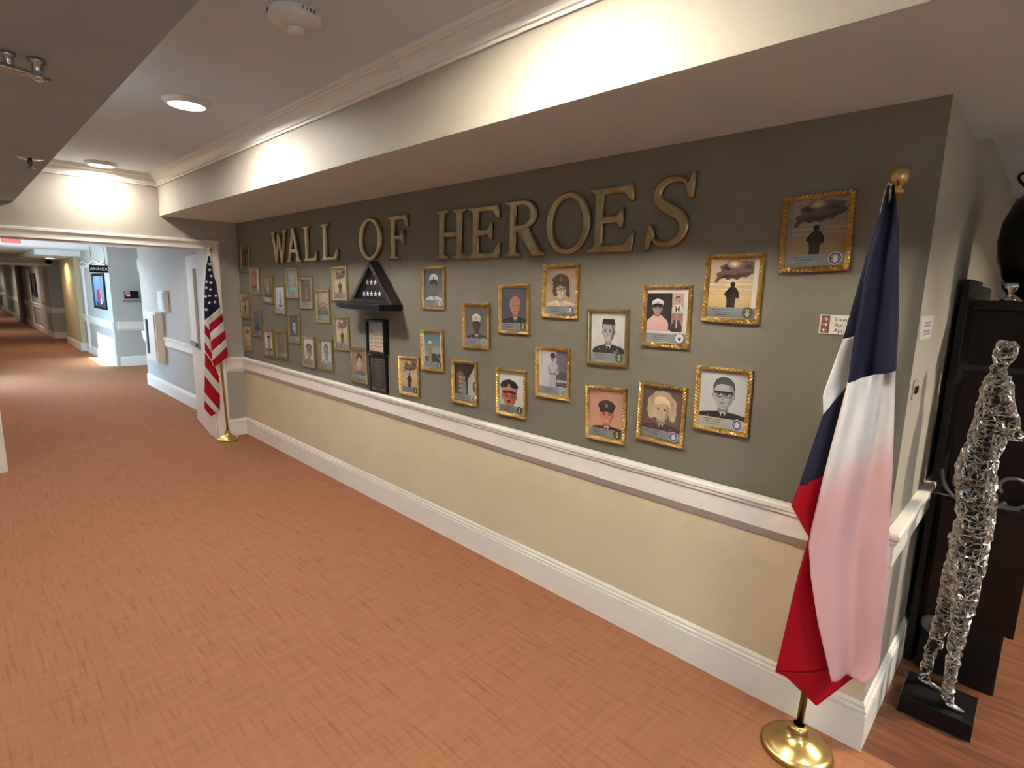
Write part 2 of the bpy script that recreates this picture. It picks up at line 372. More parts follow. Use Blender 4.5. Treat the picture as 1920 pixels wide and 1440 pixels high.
# ================================================================== LETTERS
def glyphs():
    G = {}
    st = lambda x0, x1, a, b: None
    G['L'] = (.86, [[(0, 0), (.80, 0), (.86, .27), (.80, .27), (.69, .115), (.62, .10), (.30, .10), (.29, .14), (.29, .89), (.32, .93), (.42, .96), (.42, 1), (0, 1), (0, .96), (.10, .93), (.14, .89), (.14, .11), (.10, .07), (0, .04)]])
    G['E'] = (.90, [[(0, 0), (.85, 0), (.90, .28), (.84, .28), (.73, .12), (.66, .10), (.30, .10), (.29, .13), (.29, .45), (.53, .45), (.58, .43), (.62, .36), (.67, .36), (.67, .66), (.62, .66), (.58, .58), (.53, .55), (.29, .55), (.29, .88), (.31, .90), (.64, .90), (.70, .885), (.80, .76), (.86, .76), (.83, 1), (0, 1), (0, .96), (.10, .93), (.14, .89), (.14, .11), (.10, .07), (0, .04)]])
    G['F'] = (.86, [[(0, 0), (.44, 0), (.44, .04), (.33, .07), (.29, .11), (.29, .45), (.53, .45), (.58, .43), (.62, .34), (.67, .34), (.67, .66), (.62, .66), (.58, .58), (.53, .55), (.29, .55), (.29, .88), (.31, .90), (.64, .90), (.70, .885), (.80, .74), (.86, .74), (.83, 1), (0, 1), (0, .96), (.10, .93), (.14, .89), (.14, .11), (.10, .07), (0, .04)]])
    def stem(x): return
    G['H'] = (1.02, [[(0, 0), (.42, 0), (.42, .04), (.32, .07), (.285, .11), (.285, .455), (.735, .455), (.735, .11), (.70, .07), (.60, .04), (.60, 0), (1.02, 0), (1.02, .04), (.92, .07), (.88, .11), (.88, .89), (.92, .93), (1.02, .96), (1.02, 1), (.60, 1), (.60, .96), (.70, .93), (.735, .89), (.735, .555), (.285, .555), (.285, .89), (.32, .93), (.42, .96), (.42, 1), (0, 1), (0, .96), (.10, .93), (.14, .89), (.14, .11), (.10, .07), (0, .04)]])
    G['A'] = (1.06, [[(0, 0), (0, .04), (.08, .07), (.13, .13), (.45, 1), (.60, 1), (.93, .12), (.97, .07), (1.06, .04), (1.06, 0), (.66, 0), (.66, .04), (.75, .07), (.75, .11), (.69, .28), (.32, .28), (.25, .11), (.26, .07), (.34, .04), (.34, 0)],
                     [(.355, .375), (.655, .375), (.505, .79)]])
    G['W'] = (1.40, [[(0, 1), (0, .96), (.07, .93), (.11, .88), (.40, 0), (.51, 0), (.70, .57), (.89, 0), (1.00, 0), (1.28, .88), (1.32, .93), (1.40, .96), (1.40, 1), (1.06, 1), (1.06, .96), (1.15, .93), (1.16, .87), (.985, .30), (.80, .90), (.60, .90), (.495, .30), (.27, .88), (.27, .93), (.36, .96), (.36, 1)]])
    def ell(cx, cy, a, b, n=44, sl=0.0): return [(cx + a * math.cos(2 * PI * i / n) , cy + b * math.sin(2 * PI * i / n)) for i in range(n)]
    G['O'] = (1.0, [ell(.5, .5, .5, .515), ell(.5, .5, .355, .425)])
    bowl = [(.46 + .36 * math.cos(t), .735 + .265 * math.sin(t)) for t in [-PI / 2 + .15 + i * (PI - .15) / 16 for i in range(17)]]
    inner = [(.44 + .225 * math.cos(t), .735 + .175 * math.sin(t)) for t in [PI / 2 - i * PI / 12 for i in range(13)]]
    G['R'] = (1.02, [[(0, 0), (.42, 0), (.42, .04), (.32, .07), (.285, .11), (.285, .455), (.40, .455), (.68, .05), (.73, 0), (1.02, 0), (1.02, .04), (.95, .07), (.88, .14), (.62, .49)] + bowl[1:] + [(0, 1), (0, .96), (.10, .93), (.14, .89), (.14, .11), (.10, .07), (0, .04)],
                     [(.285, .56), (.285, .91)] + inner])
    # S: variable width ribbon
    c = [(.66, .86), (.55, .94), (.38, .955), (.22, .89), (.155, .755), (.23, .63), (.39, .535), (.56, .43), (.63, .28), (.56, .125), (.40, .045), (.22, .06), (.10, .17)]
    w = [.05, .07, .09, .12, .14, .155, .165, .155, .14, .12, .09, .07, .05]
    P = []
    def cat(p0, p1, p2, p3, t): return .5 * (2 * p1 + (p2 - p0) * t + (2 * p0 - 5 * p1 + 4 * p2 - p3) * t * t + (3 * p1 - p0 - 3 * p2 + p3) * t ** 3)
    for i in range(len(c) - 1):
        i0, i3 = max(0, i - 1), min(len(c) - 1, i + 2)
        for k in range(4):
            t = k / 4; P.append((cat(c[i0][0], c[i][0], c[i + 1][0], c[i3][0], t), cat(c[i0][1], c[i][1], c[i + 1][1], c[i3][1], t), w[i] + (w[i + 1] - w[i]) * t))
    P.append((*c[-1], w[-1]))
    lf, rt = [], []
    for i, p in enumerate(P):
        a, b = P[max(0, i - 1)], P[min(len(P) - 1, i + 1)]
        d = math.hypot(b[0] - a[0], b[1] - a[1]); nx, ny = -(b[1] - a[1]) / d, (b[0] - a[0]) / d
        lf.append((p[0] + nx * p[2] / 2, p[1] + ny * p[2] / 2)); rt.append((p[0] - nx * p[2] / 2, p[1] - ny * p[2] / 2))
    tri = [[(.60, .86), (.66, .90), (.70, 1.02), (.76, 1.02), (.73, .68), (.67, .68)], [(.16, .14), (.09, .10), (.05, -.02), (0, -.02), (.03, .33), (.09, .33)]]
    G['S'] = (.78, [lf + rt[::-1]], tri)
    return G
def letters():
    G = glyphs(); Hh = .306
    def solid(name, loops, sx):
        cu = bpy.data.curves.new(name, 'CURVE'); cu.dimensions = '2D'; cu.fill_mode = 'BOTH'
        cu.extrude = .003; cu.bevel_depth = .0105; cu.bevel_resolution = 1; cu.offset = -.0075
        for lp in loops:
            sp = cu.splines.new('POLY'); sp.points.add(len(lp) - 1); sp.use_cyclic_u = True
            for q, (x, y) in zip(sp.points, lp): q.co = (x * sx, y * Hh, 0, 1)
        o = bpy.data.objects.new(name, cu); COL.objects.link(o); bpy.context.view_layer.update()
        me = bpy.data.meshes.new_from_object(o.evaluated_get(bpy.context.evaluated_depsgraph_get()))
        bpy.data.objects.remove(o); bpy.data.curves.remove(cu)
        return me
    spec = [('W', .965, 1.325, 1.952, 'of WALL'), ('A', 1.325, 1.622, 1.956, 'of WALL'), ('L', 1.672, 1.935, 1.956, 'third in WALL, after the A'), ('L', 2.008, 2.305, 1.958, 'last in WALL, before OF'), ('O', 2.645, 2.965, 1.95, 'of OF, above the triangular flag case'),
            ('F', 3.055, 3.30, 1.945, 'of OF'), ('H', 3.62, 3.925, 1.936, 'starting HEROES'), ('E', 3.948, 4.235, 1.932, 'second in HEROES, after the H'), ('R', 4.272, 4.578, 1.938, 'in the middle of HEROES'),
            ('O', 4.59, 4.882, 1.942, 'of HEROES, between R and E'), ('E', 4.872, 5.145, 1.944, 'fifth in HEROES, before the S'), ('S', 5.208, 5.442, 1.955, 'ending HEROES')]
    for ch, x0, x1, z, lb in spec:
        g = G[ch]; sx = (x1 - x0) / g[0]
        bm = bmesh.new()
        for lps in [g[1]] + [[q] for q in (g[2] if len(g) > 2 else [])]:
            me = solid('letter', lps, sx); bm.from_mesh(me); bpy.data.meshes.remove(me)
        bmesh.ops.transform(bm, matrix=Matrix.Translation((x0, -.0137, z)) @ FRONT, verts=bm.verts)
        for f in bm.faces: f.material_index = 0
        o = obj('letter_' + ch.lower(), bm, GOLDD)
        tag(o, 'antique gold letter %s %s' % (ch, lb), 'letter', 'WALL OF HEROES lettering')
letters()

# ================================================================== PRINTS (flat pictures drawn as coloured shapes)
class Pr:
    def __init__(s, w, h): s.w, s.h, s.q = w, h, []
    def poly(s, pts, c, c2=None): s.q.append((pts, c, c2))           # pts in 0..1 (x right, y up); c2 = colour at the top
    def rect(s, x0, y0, x1, y1, c, c2=None): s.poly([(x0, y0), (x1, y0), (x1, y1), (x0, y1)], c, c2)
    def ell(s, cx, cy, a, b, c, c2=None, n=18, t0=0, t1=2 * PI, rot=0):
        k = s.w / s.h * 0 + 1
        pts = []
        for i in range(n):
            t = t0 + (t1 - t0) * i / (n if abs(t1 - t0 - 2 * PI) < 1e-6 else n - 1)
            x, y = a * math.cos(t), b * math.sin(t)
            pts.append((cx + x * math.cos(rot) - y * math.sin(rot), cy + x * math.sin(rot) + y * math.cos(rot)))
        s.poly(pts, c, c2)
    def line(s, x0, y0, x1, y1, w, c):
        d = math.hypot(x1 - x0, y1 - y0) or 1; nx, ny = -(y1 - y0) / d * w / 2, (x1 - x0) / d * w / 2
        s.poly([(x0 + nx, y0 + ny), (x1 + nx, y1 + ny), (x1 - nx, y1 - ny), (x0 - nx, y0 - ny)], c)
    def build(s, name, parent, y=-.0055, step=.00004, clip=True):
        verts, faces, cols = [], [], []
        for i, (pts, c, c2) in enumerate(s.q):
            if clip: pts = [(min(1, max(0, x)), min(1, max(0, yy))) for x, yy in pts]
            ys = [p[1] for p in pts]; lo, hi = min(ys), max(ys); b = len(verts)
            for x, yy in pts:
                verts.append(((x - .5) * s.w, y - i * step, (yy - .5) * s.h))
                t = (yy - lo) / (hi - lo + 1e-9)
                cc = c if c2 is None else tuple(c[k] + (c2[k] - c[k]) * t for k in range(3))
                cols.append(rgb(*cc))
            ar = sum(pts[k][0] * pts[(k + 1) % len(pts)][1] - pts[(k + 1) % len(pts)][0] * pts[k][1] for k in range(len(pts)))
            f = list(range(b, b + len(pts)))
            faces.append(f if ar > 0 else f[::-1])
        me = bpy.data.meshes.new(name); me.from_pydata(verts, [], faces)
        at = me.color_attributes.new('ink', 'FLOAT_COLOR', 'POINT')
        for k, c in enumerate(cols): at.data[k].color = (*c, 1)
        return link(name, me, PRINT, parent)

def dk(c, f): return tuple(max(0, min(255, v * f)) for v in c)
GREYL = (150, 157, 160)
def plate(p, em, x1=1.0, col=GREYL, lines=3, h=.185, sx=.0):
    """name plate strip along the bottom, with lines of lettering and a service seal"""
    p.rect(0, .015, x1, h, dk(col, .93), col)
    for i in range(lines):
        y = h - .045 - i * .042; ww = (.42, .30, .22)[i % 3]
        x = .08 + (.46 - ww) / 2
        while x < .08 + (.46 + ww) / 2:
            l = random.uniform(.03, .07); p.rect(x, y, x + l, y + .013, dk(col, .48)); x += l + .014
    seal(p, .845, .105, .115, em)
def seal(p, cx, cy, r, em):
    ry = r * p.w / p.h
    def E(k, c, dy=0): p.ell(cx, cy + dy, r * k, ry * k, c, n=22)
    if em == 'air':
        E(1, (222, 224, 226)); E(.86, (58, 66, 120)); E(.62, (222, 224, 228)); E(.54, (70, 84, 140))
        p.poly([(cx - .035, cy - .05), (cx + .035, cy - .05), (cx + .045, cy + .03), (cx - .045, cy + .03)], (225, 228, 235)); p.ell(cx, cy + .04, .022, .02, (225, 228, 235))
    elif em == 'greyair':
        E(1, (214, 216, 216)); E(.86, (128, 136, 140)); E(.62, (214, 216, 216)); p.poly([(cx - .03, cy - .045), (cx + .03, cy - .045), (cx + .04, cy + .03), (cx - .04, cy + .03)], (120, 128, 138))
    elif em == 'army':
        E(1, (70, 72, 44)); E(.88, (104, 98, 58)); E(.66, (64, 68, 44)); E(.5, (92, 92, 60))
        p.ell(cx, cy + .03, .032, .026, (224, 216, 190)); p.poly([(cx - .05, cy - .01), (cx + .05, cy - .01), (cx + .02, cy - .06), (cx - .02, cy - .06)], (200, 196, 160)); p.ell(cx, cy + .032, .012, .01, (80, 60, 40))
    elif em == 'navy':
        E(1, (40, 42, 48)); E(.90, (236, 234, 230)); 
        p.poly([(cx - .06, cy + .03), (cx - .02, cy + .0), (cx, cy + .02), (cx + .02, cy + .0), (cx + .06, cy + .03), (cx + .02, cy - .03), (cx, cy - .05), (cx - .02, cy - .03)], (40, 42, 52))
    elif em == 'pale':
        E(1, (176, 180, 182)); E(.7, (150, 154, 156))

def face(p, cx, cy, a, b, skin, hair, turn=0.0, smile=False, brow=None, ear=True, side=.82):
    """head at cx,cy with half sizes a,b"""
    ds = dk(skin, .78)
    if ear:
        p.ell(cx - a * .98, cy - b * .05, a * .14, b * .2, dk(skin, .85)); p.ell(cx + a * .98, cy - b * .05, a * .14, b * .2, ds)
    p.poly([(cx + a * math.cos(t) * (1 if math.sin(t) > -.2 else 1 - .22 * (-.2 - math.sin(t))), cy + b * math.sin(t)) for t in [2 * PI * i / 26 for i in range(26)]], skin)
    # shaded cheek
    p.poly([(cx + a * (.45 + turn), cy + b * .8), (cx + a * .80, cy + b * .55), (cx + a * .97, cy), (cx + a * .80, cy - b * .55), (cx + a * .30, cy - b * .95), (cx + a * .55, cy - b * .3), (cx + a * .62, cy + b * .3)], dk(skin, side))
    br = brow or dk(hair, .9); t = turn * a
    for sgn in (-1, 1):
        ex = cx + t + sgn * a * .40
        p.ell(ex, cy + b * .02, a * .21, b * .085, dk(skin, .72), n=12)
        p.ell(ex, cy + b * .02, a * .11, b * .065, (38, 30, 28), n=10)
        p.poly([(ex - a * .24, cy + b * .17), (ex, cy + b * .24), (ex + a * .24, cy + b * .17), (ex + a * .2, cy + b * .13), (ex, cy + b * .18), (ex - a * .2, cy + b * .13)], br)
    p.poly([(cx + t - a * .04, cy + b * .05), (cx + t + a * .10, cy - b * .22), (cx + t + a * .16, cy - b * .33), (cx + t - a * .12, cy - b * .33), (cx + t - a * .03, cy - b * .25)], dk(skin, .80))
    if smile:
        p.poly([(cx + t - a * .36, cy - b * .48), (cx + t, cy - b * .55), (cx + t + a * .36, cy - b * .48), (cx + t, cy - b * .68)], (236, 226, 214)); 
        p.poly([(cx + t - a * .38, cy - b * .47), (cx + t, cy - b * .52), (cx + t + a * .38, cy - b * .47), (cx + t, cy - b * .56)], dk(skin, .6))
    else:
        p.poly([(cx + t - a * .30, cy - b * .55), (cx + t, cy - b * .51), (cx + t + a * .30, cy - b * .55), (cx + t, cy - b * .61)], dk(skin, .58))
    p.poly([(cx - a * .3, cy - b * .8), (cx + a * .3, cy - b * .8), (cx, cy - b * .9)], dk(skin, .88))
def shoulders(p, cx, top, w, bot, cloth, neckw=.10, hi=None):
    c2 = hi or dk(cloth, 1.25)
    p.poly([(cx - w, bot), (cx - w * 1.0, bot + (top - bot) * .45), (cx - w * .86, bot + (top - bot) * .68), (cx - w * .5, bot + (top - bot) * .88), (cx - neckw, top), (cx + neckw, top), (cx + w * .5, bot + (top - bot) * .88), (cx + w * .86, bot + (top - bot) * .68), (cx + w, bot + (top - bot) * .45), (cx + w, bot)], cloth, c2)
def collar(p, cx, top, shirt, tie, d=.16, w=.09, lapel=None):
    p.poly([(cx - w, top + .01), (cx + w, top + .01), (cx, top - d)], shirt)
    if lapel:
        p.poly([(cx - w, top + .015), (cx - w - .04, top - .03), (cx - .03, top - d - .03), (cx, top - d)], lapel); p.poly([(cx + w, top + .015), (cx + w + .04, top - .03), (cx + .03, top - d - .03), (cx, top - d)], dk(lapel, .85))
    if tie: p.poly([(cx - .028, top - .035), (cx + .028, top - .035), (cx + .034, top - d), (cx, top - d - .03), (cx - .034, top - d)], tie)
def neck(p, cx, y0, y1, w, skin): p.poly([(cx - w, y0), (cx + w, y0), (cx + w * .9, y1), (cx - w * .9, y1)], dk(skin, .72), dk(skin, .85))
def hair_short(p, cx, cy, a, b, c, part=.3):
    p.poly([(cx - a * 1.04, cy + b * .10), (cx - a * 1.08, cy + b * .55), (cx - a * .8, cy + b * 1.0), (cx - a * .2, cy + b * 1.2), (cx + a * .5, cy + b * 1.14), (cx + a * .95, cy + b * .85), (cx + a * 1.08, cy + b * .45), (cx + a * 1.02, cy + b * .08), (cx + a * .9, cy + b * .45), (cx + a * .7, cy + b * .66), (cx - a * part, cy + b * .72), (cx - a * .8, cy + b * .58), (cx - a * .92, cy + b * .35)], c, dk(c, 1.5))
def cap(p, cx, cy, a, b, crown, band, visor, badge=(190, 160, 80), tilt=0.0, up=1.0):
    y = cy + b * .42
    p.poly([(cx - a * 1.02, y), (cx - a * 1.35, y + b * .55 * up + tilt), (cx - a * .9, y + b * .92 * up), (cx, y + b * 1.12 * up), (cx + a * .9, y + b * .92 * up), (cx + a * 1.35, y + b * .55 * up - tilt), (cx + a * 1.02, y)], dk(crown, .82), dk(crown, 1.12))
    p.poly([(cx - a * 1.02, y - b * .02), (cx - a * 1.05, y + b * .30), (cx, y + b * .42), (cx + a * 1.05, y + b * .30), (cx + a * 1.02, y - b * .02), (cx, y + b * .08)], band)
    p.poly([(cx - a * 1.0, y + b * .04), (cx, y + b * .14), (cx + a * 1.0, y + b * .04), (cx + a * .85, y - b * .22), (cx, y - b * .10), (cx - a * .85, y - b * .22)], visor, dk(visor, 1.6))
    if badge: p.ell(cx, y + b * .50 * up, a * .17, b * .2, badge); p.ell(cx, y + b * .50 * up, a * .09, b * .11, dk(badge, .6))
def glasses(p, cx, cy, a, b, c=(30, 26, 24), w=.012, heavy=False):
    for sg in (-1, 1):
        ex = cx + sg * a * .42
        n = 14
        ro = [(ex + a * .34 * math.cos(2 * PI * i / n), cy + b * .02 + b * .19 * math.sin(2 * PI * i / n)) for i in range(n)]
        for i in range(n): p.line(*ro[i], *ro[(i + 1) % n], w, c)
    p.line(cx - a * .10, cy + b * .06, cx + a * .10, cy + b * .06, w, c)
    p.line(cx - a * .74, cy + b * .08, cx - a * 1.0, cy + b * .12, w, c); p.line(cx + a * .74, cy + b * .08, cx + a * 1.0, cy + b * .12, w, c)
    if heavy:
        p.poly([(cx - a * .95, cy + b * .24), (cx + a * .95, cy + b * .24), (cx + a * .85, cy + b * .08), (cx - a * .85, cy + b * .08)], c)

def soldier(p, em, tone=1.0, mat_side=None, dim=False):
    """sepia print: dark cloud over a lone figure seen from behind"""
    T = lambda *c: dk(c, tone)
    p.rect(0, 0, 1, 1, T(226, 196, 138), T(206, 178, 150))
    p.rect(0, .18, 1, .42, T(205, 172, 112), T(222, 196, 142))
    for y, c in ((.47, (232, 212, 168)), (.55, (236, 216, 186)), (.38, (214, 184, 128)), (.62, (222, 200, 176))):
        p.poly([(0, y), (.2, y + .02), (.45, y - .01), (.7, y + .025), (1, y), (1, y + .03), (.6, y + .045), (.3, y + .025), (0, y + .035)], T(*c))
    cl = T(112, 88, 78); cd_ = T(84, 64, 58)
    p.poly([(.10, .62), (.16, .70), (.12, .76), (.24, .80), (.20, .88), (.34, .93), (.46, .97), (.60, .96), (.72, .98), (.86, .95), (.97, .93), (.93, .86), (1, .82), (.94, .76), (.84, .74), (.76, .69), (.66, .70), (.58, .65), (.48, .68), (.38, .65), (.30, .69), (.22, .66), (.16, .60)], cl, T(128, 102, 88))
    p.poly([(.20, .68), (.34, .75), (.52, .73), (.70, .77), (.88, .79), (.80, .73), (.68, .72), (.56, .68), (.44, .70), (.32, .69)], cd_)
    p.poly([(.26, .84), (.40, .80), (.44, .86), (.34, .91)], cd_); p.poly([(.70, .84), (.88, .82), (.84, .90), (.74, .91)], cd_)
    for k, (r, c) in enumerate(((.16, (172, 134, 104)), (.11, (212, 172, 130)), (.06, (250, 224, 184)))): p.ell(.50, .93 - k * .005, r, r * .55, T(*c))
    s = T(40, 30, 26)
    x = .50
    p.ell(x, .575, .052, .045, s); p.poly([(x - .03, .54), (x + .03, .54), (x + .035, .52), (x - .035, .52)], s)
    p.poly([(x - .03, .535), (x - .09, .50), (x - .155, .43), (x - .165, .40), (x - .12, .365), (x - .11, .34), (x - .10, .26), (x - .105, .17), (x + .07, .17), (x + .075, .28), (x + .085, .35), (x + .105, .33), (x + .12, .29), (x + .14, .29), (x + .15, .36), (x + .13, .45), (x + .09, .51), (x + .03, .535)], s)
    p.poly([(x + .118, .30), (x + .14, .30), (x + .135, .35), (x + .12, .35)], T(226, 206, 160))
    if mat_side == 'r': p.rect(.90, .18, 1, 1, (226, 220, 210)); 
    if mat_side == 'l': p.rect(0, .18, .09, 1, dk((200, 178, 160), tone), dk((176, 156, 144), tone))
    plate(p, em, col=dk(GREYL, .94))

def bust(p, bg, bg2, skin, hair, cloth, em, cx=.5, cy=.60, a=.15, b=.17, w=.40, capc=None, hairstyle='short', gl=None, shirt=(220, 216, 208), tie=(30, 28, 30), col=GREYL, smile=False, badge=(190, 160, 80), lines=3, plate_x=1.0, ribbons=None, moust=False, side=.82, turn=0.0, sideburn=None):
    a, b, w = a * 1.16, b * 1.16, w * 1.12; cy -= .015 if capc is None else .03
    p.rect(0, 0, 1, 1, bg, bg2)
    top = cy - b * 1.12; ytop = top
    if hairstyle == 'bob':
        for hx, hy, hr in ((-1.15, .5, .62), (1.15, .5, .62), (-1.3, -.05, .5), (1.3, -.1, .5), (-.6, .95, .6), (.6, .95, .6), (0, 1.05, .6), (1.35, -.5, .38), (-1.25, -.5, .36)): p.ell(cx + a * hx * (.85 if capc else 1), cy + b * hy * (.6 if capc else 1) - (b * .15 if capc else 0), a * hr * (.62 if capc else 1), b * hr * (.7 if capc else 1), dk(hair, .92 + .1 * random.random()))
    if hairstyle == 'bob_flat': p.poly([(cx - a * 1.45, cy - b * .55), (cx - a * 1.5, cy + b * .2), (cx - a * 1.25, cy + b * .85), (cx - a * .5, cy + b * 1.3), (cx + a * .5, cy + b * 1.3), (cx + a * 1.25, cy + b * .85), (cx + a * 1.5, cy + b * .1), (cx + a * 1.6, cy - b * .5), (cx + a * 1.1, cy - b * .75), (cx - a * 1.1, cy - b * .75)], hair, dk(hair, 1.18))
    if hairstyle == 'bun': p.ell(cx, cy + b * .30, a * 1.2, b * .98, hair)
    shoulders(p, cx, ytop, w, .15, cloth)
    collar(p, cx, ytop, shirt, tie, lapel=dk(cloth, 1.35))
    neck(p, cx, ytop - .01, cy - b * .6, a * .55, skin)
    face(p, cx, cy, a, b, skin, hair, turn=turn, smile=smile, side=side, ear=hairstyle != 'bob')
    if hairstyle == 'short': hair_short(p, cx, cy, a, b, hair)
    elif hairstyle == 'flat': p.poly([(cx - a * 1.03, cy + b * .15), (cx - a * 1.05, cy + b * .80), (cx - a * .9, cy + b * 1.12), (cx + a * .9, cy + b * 1.10), (cx + a * 1.07, cy + b * .7), (cx + a * 1.03, cy + b * .1), (cx + a * .88, cy + b * .62), (cx - a * .85, cy + b * .66)], hair)
    elif hairstyle == 'bob': 
        p.poly([(cx - a * 1.05, cy - b * .35), (cx - a * 1.2, cy + b * .5), (cx - a * .6, cy + b * 1.1), (cx + a * .3, cy + b * 1.12), (cx + a * 1.05, cy + b * .7), (cx + a * 1.1, cy), (cx + a * .85, cy + b * .35), (cx + a * .4, cy + b * .62), (cx - a * .2, cy + b * .5), (cx - a * .7, cy + b * .35), (cx - a * .92, cy)], dk(hair, 1.1), dk(hair, 1.22))
        for k in range(5): p.ell(cx + a * (-1.25 + .12 * k), cy + b * (.9 - .35 * k), a * .26, b * .22, dk(hair, .86 + .06 * k)); p.ell(cx + a * (1.2 + .06 * k), cy + b * (.6 - .3 * k), a * .24, b * .2, dk(hair, .82 + .05 * k))
    elif hairstyle == 'bun': p.poly([(cx - a * 1.06, cy - b * .1), (cx - a * 1.15, cy + b * .6), (cx - a * .5, cy + b * 1.22), (cx + a * .5, cy + b * 1.2), (cx + a * 1.12, cy + b * .6), (cx + a * 1.04, cy - b * .05), (cx + a * .75, cy + b * .55), (cx + a * .1, cy + b * .74), (cx - a * .6, cy + b * .5)], hair)
    elif hairstyle == 'bald': p.poly([(cx - a * 1.0, cy - b * .05), (cx - a * 1.05, cy + b * .4), (cx - a * .85, cy + b * .75), (cx - a * .84, cy + b * .3)], hair); p.poly([(cx + a * 1.0, cy - b * .05), (cx + a * 1.05, cy + b * .4), (cx + a * .85, cy + b * .75), (cx + a * .84, cy + b * .3)], hair)
    if moust: p.poly([(cx - a * .45, cy - b * .52), (cx - a * .2, cy - b * .36), (cx + a * .2, cy - b * .36), (cx + a * .45, cy - b * .52), (cx, cy - b * .46)], dk(hair, .8))
    if gl: glasses(p, cx, cy, a, b, c=gl[0], w=gl[1], heavy=gl[2])
    if capc: cap(p, cx, cy, a, b, *capc, badge=badge)
    for sg in (-1, 1): p.ell(cx + sg * w * .55, ytop - .10, .018, .016, (176, 160, 110))
    if ribbons: p.rect(cx + w * .3, ytop - .16, cx + w * .62, ytop - .135, ribbons)
    plate(p, em, x1=plate_x, col=col, lines=lines)

# ================================================================== FRAMES
FW, FH = .248, .288
def moulding(w, h, prof, rope=0.0, nseg=1, pitch=.016):
    bm = bmesh.new(); loops = []
    corners = lambda e: [(-w / 2 + e, -h / 2 + e), (w / 2 - e, -h / 2 + e), (w / 2 - e, h / 2 - e), (-w / 2 + e, h / 2 - e)]
    for j, (e, y) in enumerate(prof):
        c = corners(e); ring = []
        for k in range(4):
            a, b = c[k], c[(k + 1) % 4]
            for i in range(nseg):
                t = i / nseg; x, z = a[0] + (b[0] - a[0]) * t, a[1] + (b[1] - a[1]) * t
                d = 0.0
                if rope and 1 < j < len(prof) - 2 and i > 0:
                    s = (x if k in (0, 2) else z); d = rope * math.sin(2 * PI * (s / pitch + e / .020))
                ring.append(bm.verts.new((x, y + d, z)))
        loops.append(ring)
    n = 4 * nseg
    for a, b in zip(loops, loops[1:]):
        for i in range(n): bm.faces.new((a[i], a[(i + 1) % n], b[(i + 1) % n], b[i]))
    me = mesh('frame_moulding', bm)
    return me
GP = [(0, 0), (0, -.013), (.002, -.017), (.006, -.0195), (.010, -.020), (.014, -.018), (.017, -.013), (.0185, -.0125), (.0205, -.009), (.0215, -.0045), (.0215, -.002)]
ME_PLAIN = moulding(FW, FH, [(0, 0), (0, -.014), (.003, -.019), (.011, -.0195), (.014, -.0165), (.0185, -.015), (.0215, -.009), (.0215, -.002)])
ME_ROPE = moulding(FW, FH, GP, .0026, 72)
bm = bmesh.new(); bx(bm, -FW / 2 + .018, FW / 2 - .018, -.0125, -.0107, -FH / 2 + .018, FH / 2 - .018); ME_GLASS = mesh('glass_pane', bm)
bm = bmesh.new(); bx(bm, -FW / 2 + .004, FW / 2 - .004, -.0035, -.0004, -FH / 2 + .004, FH / 2 - .004); ME_BACK = mesh('backing_board', bm)
BACKM = mat('frame_backing', (.05, .035, .02), .8)
GOLDP = mat('pale_gold', (.50, .38, .18), .36, metal=1.0, noise=(30, .12), bump=(120, .06))
GOLD2 = mat('gold_dull', (.44, .31, .12), .38, metal=1.0, noise=(30, .15), bump=(120, .06))
PW, PH = FW - .041, FH - .041

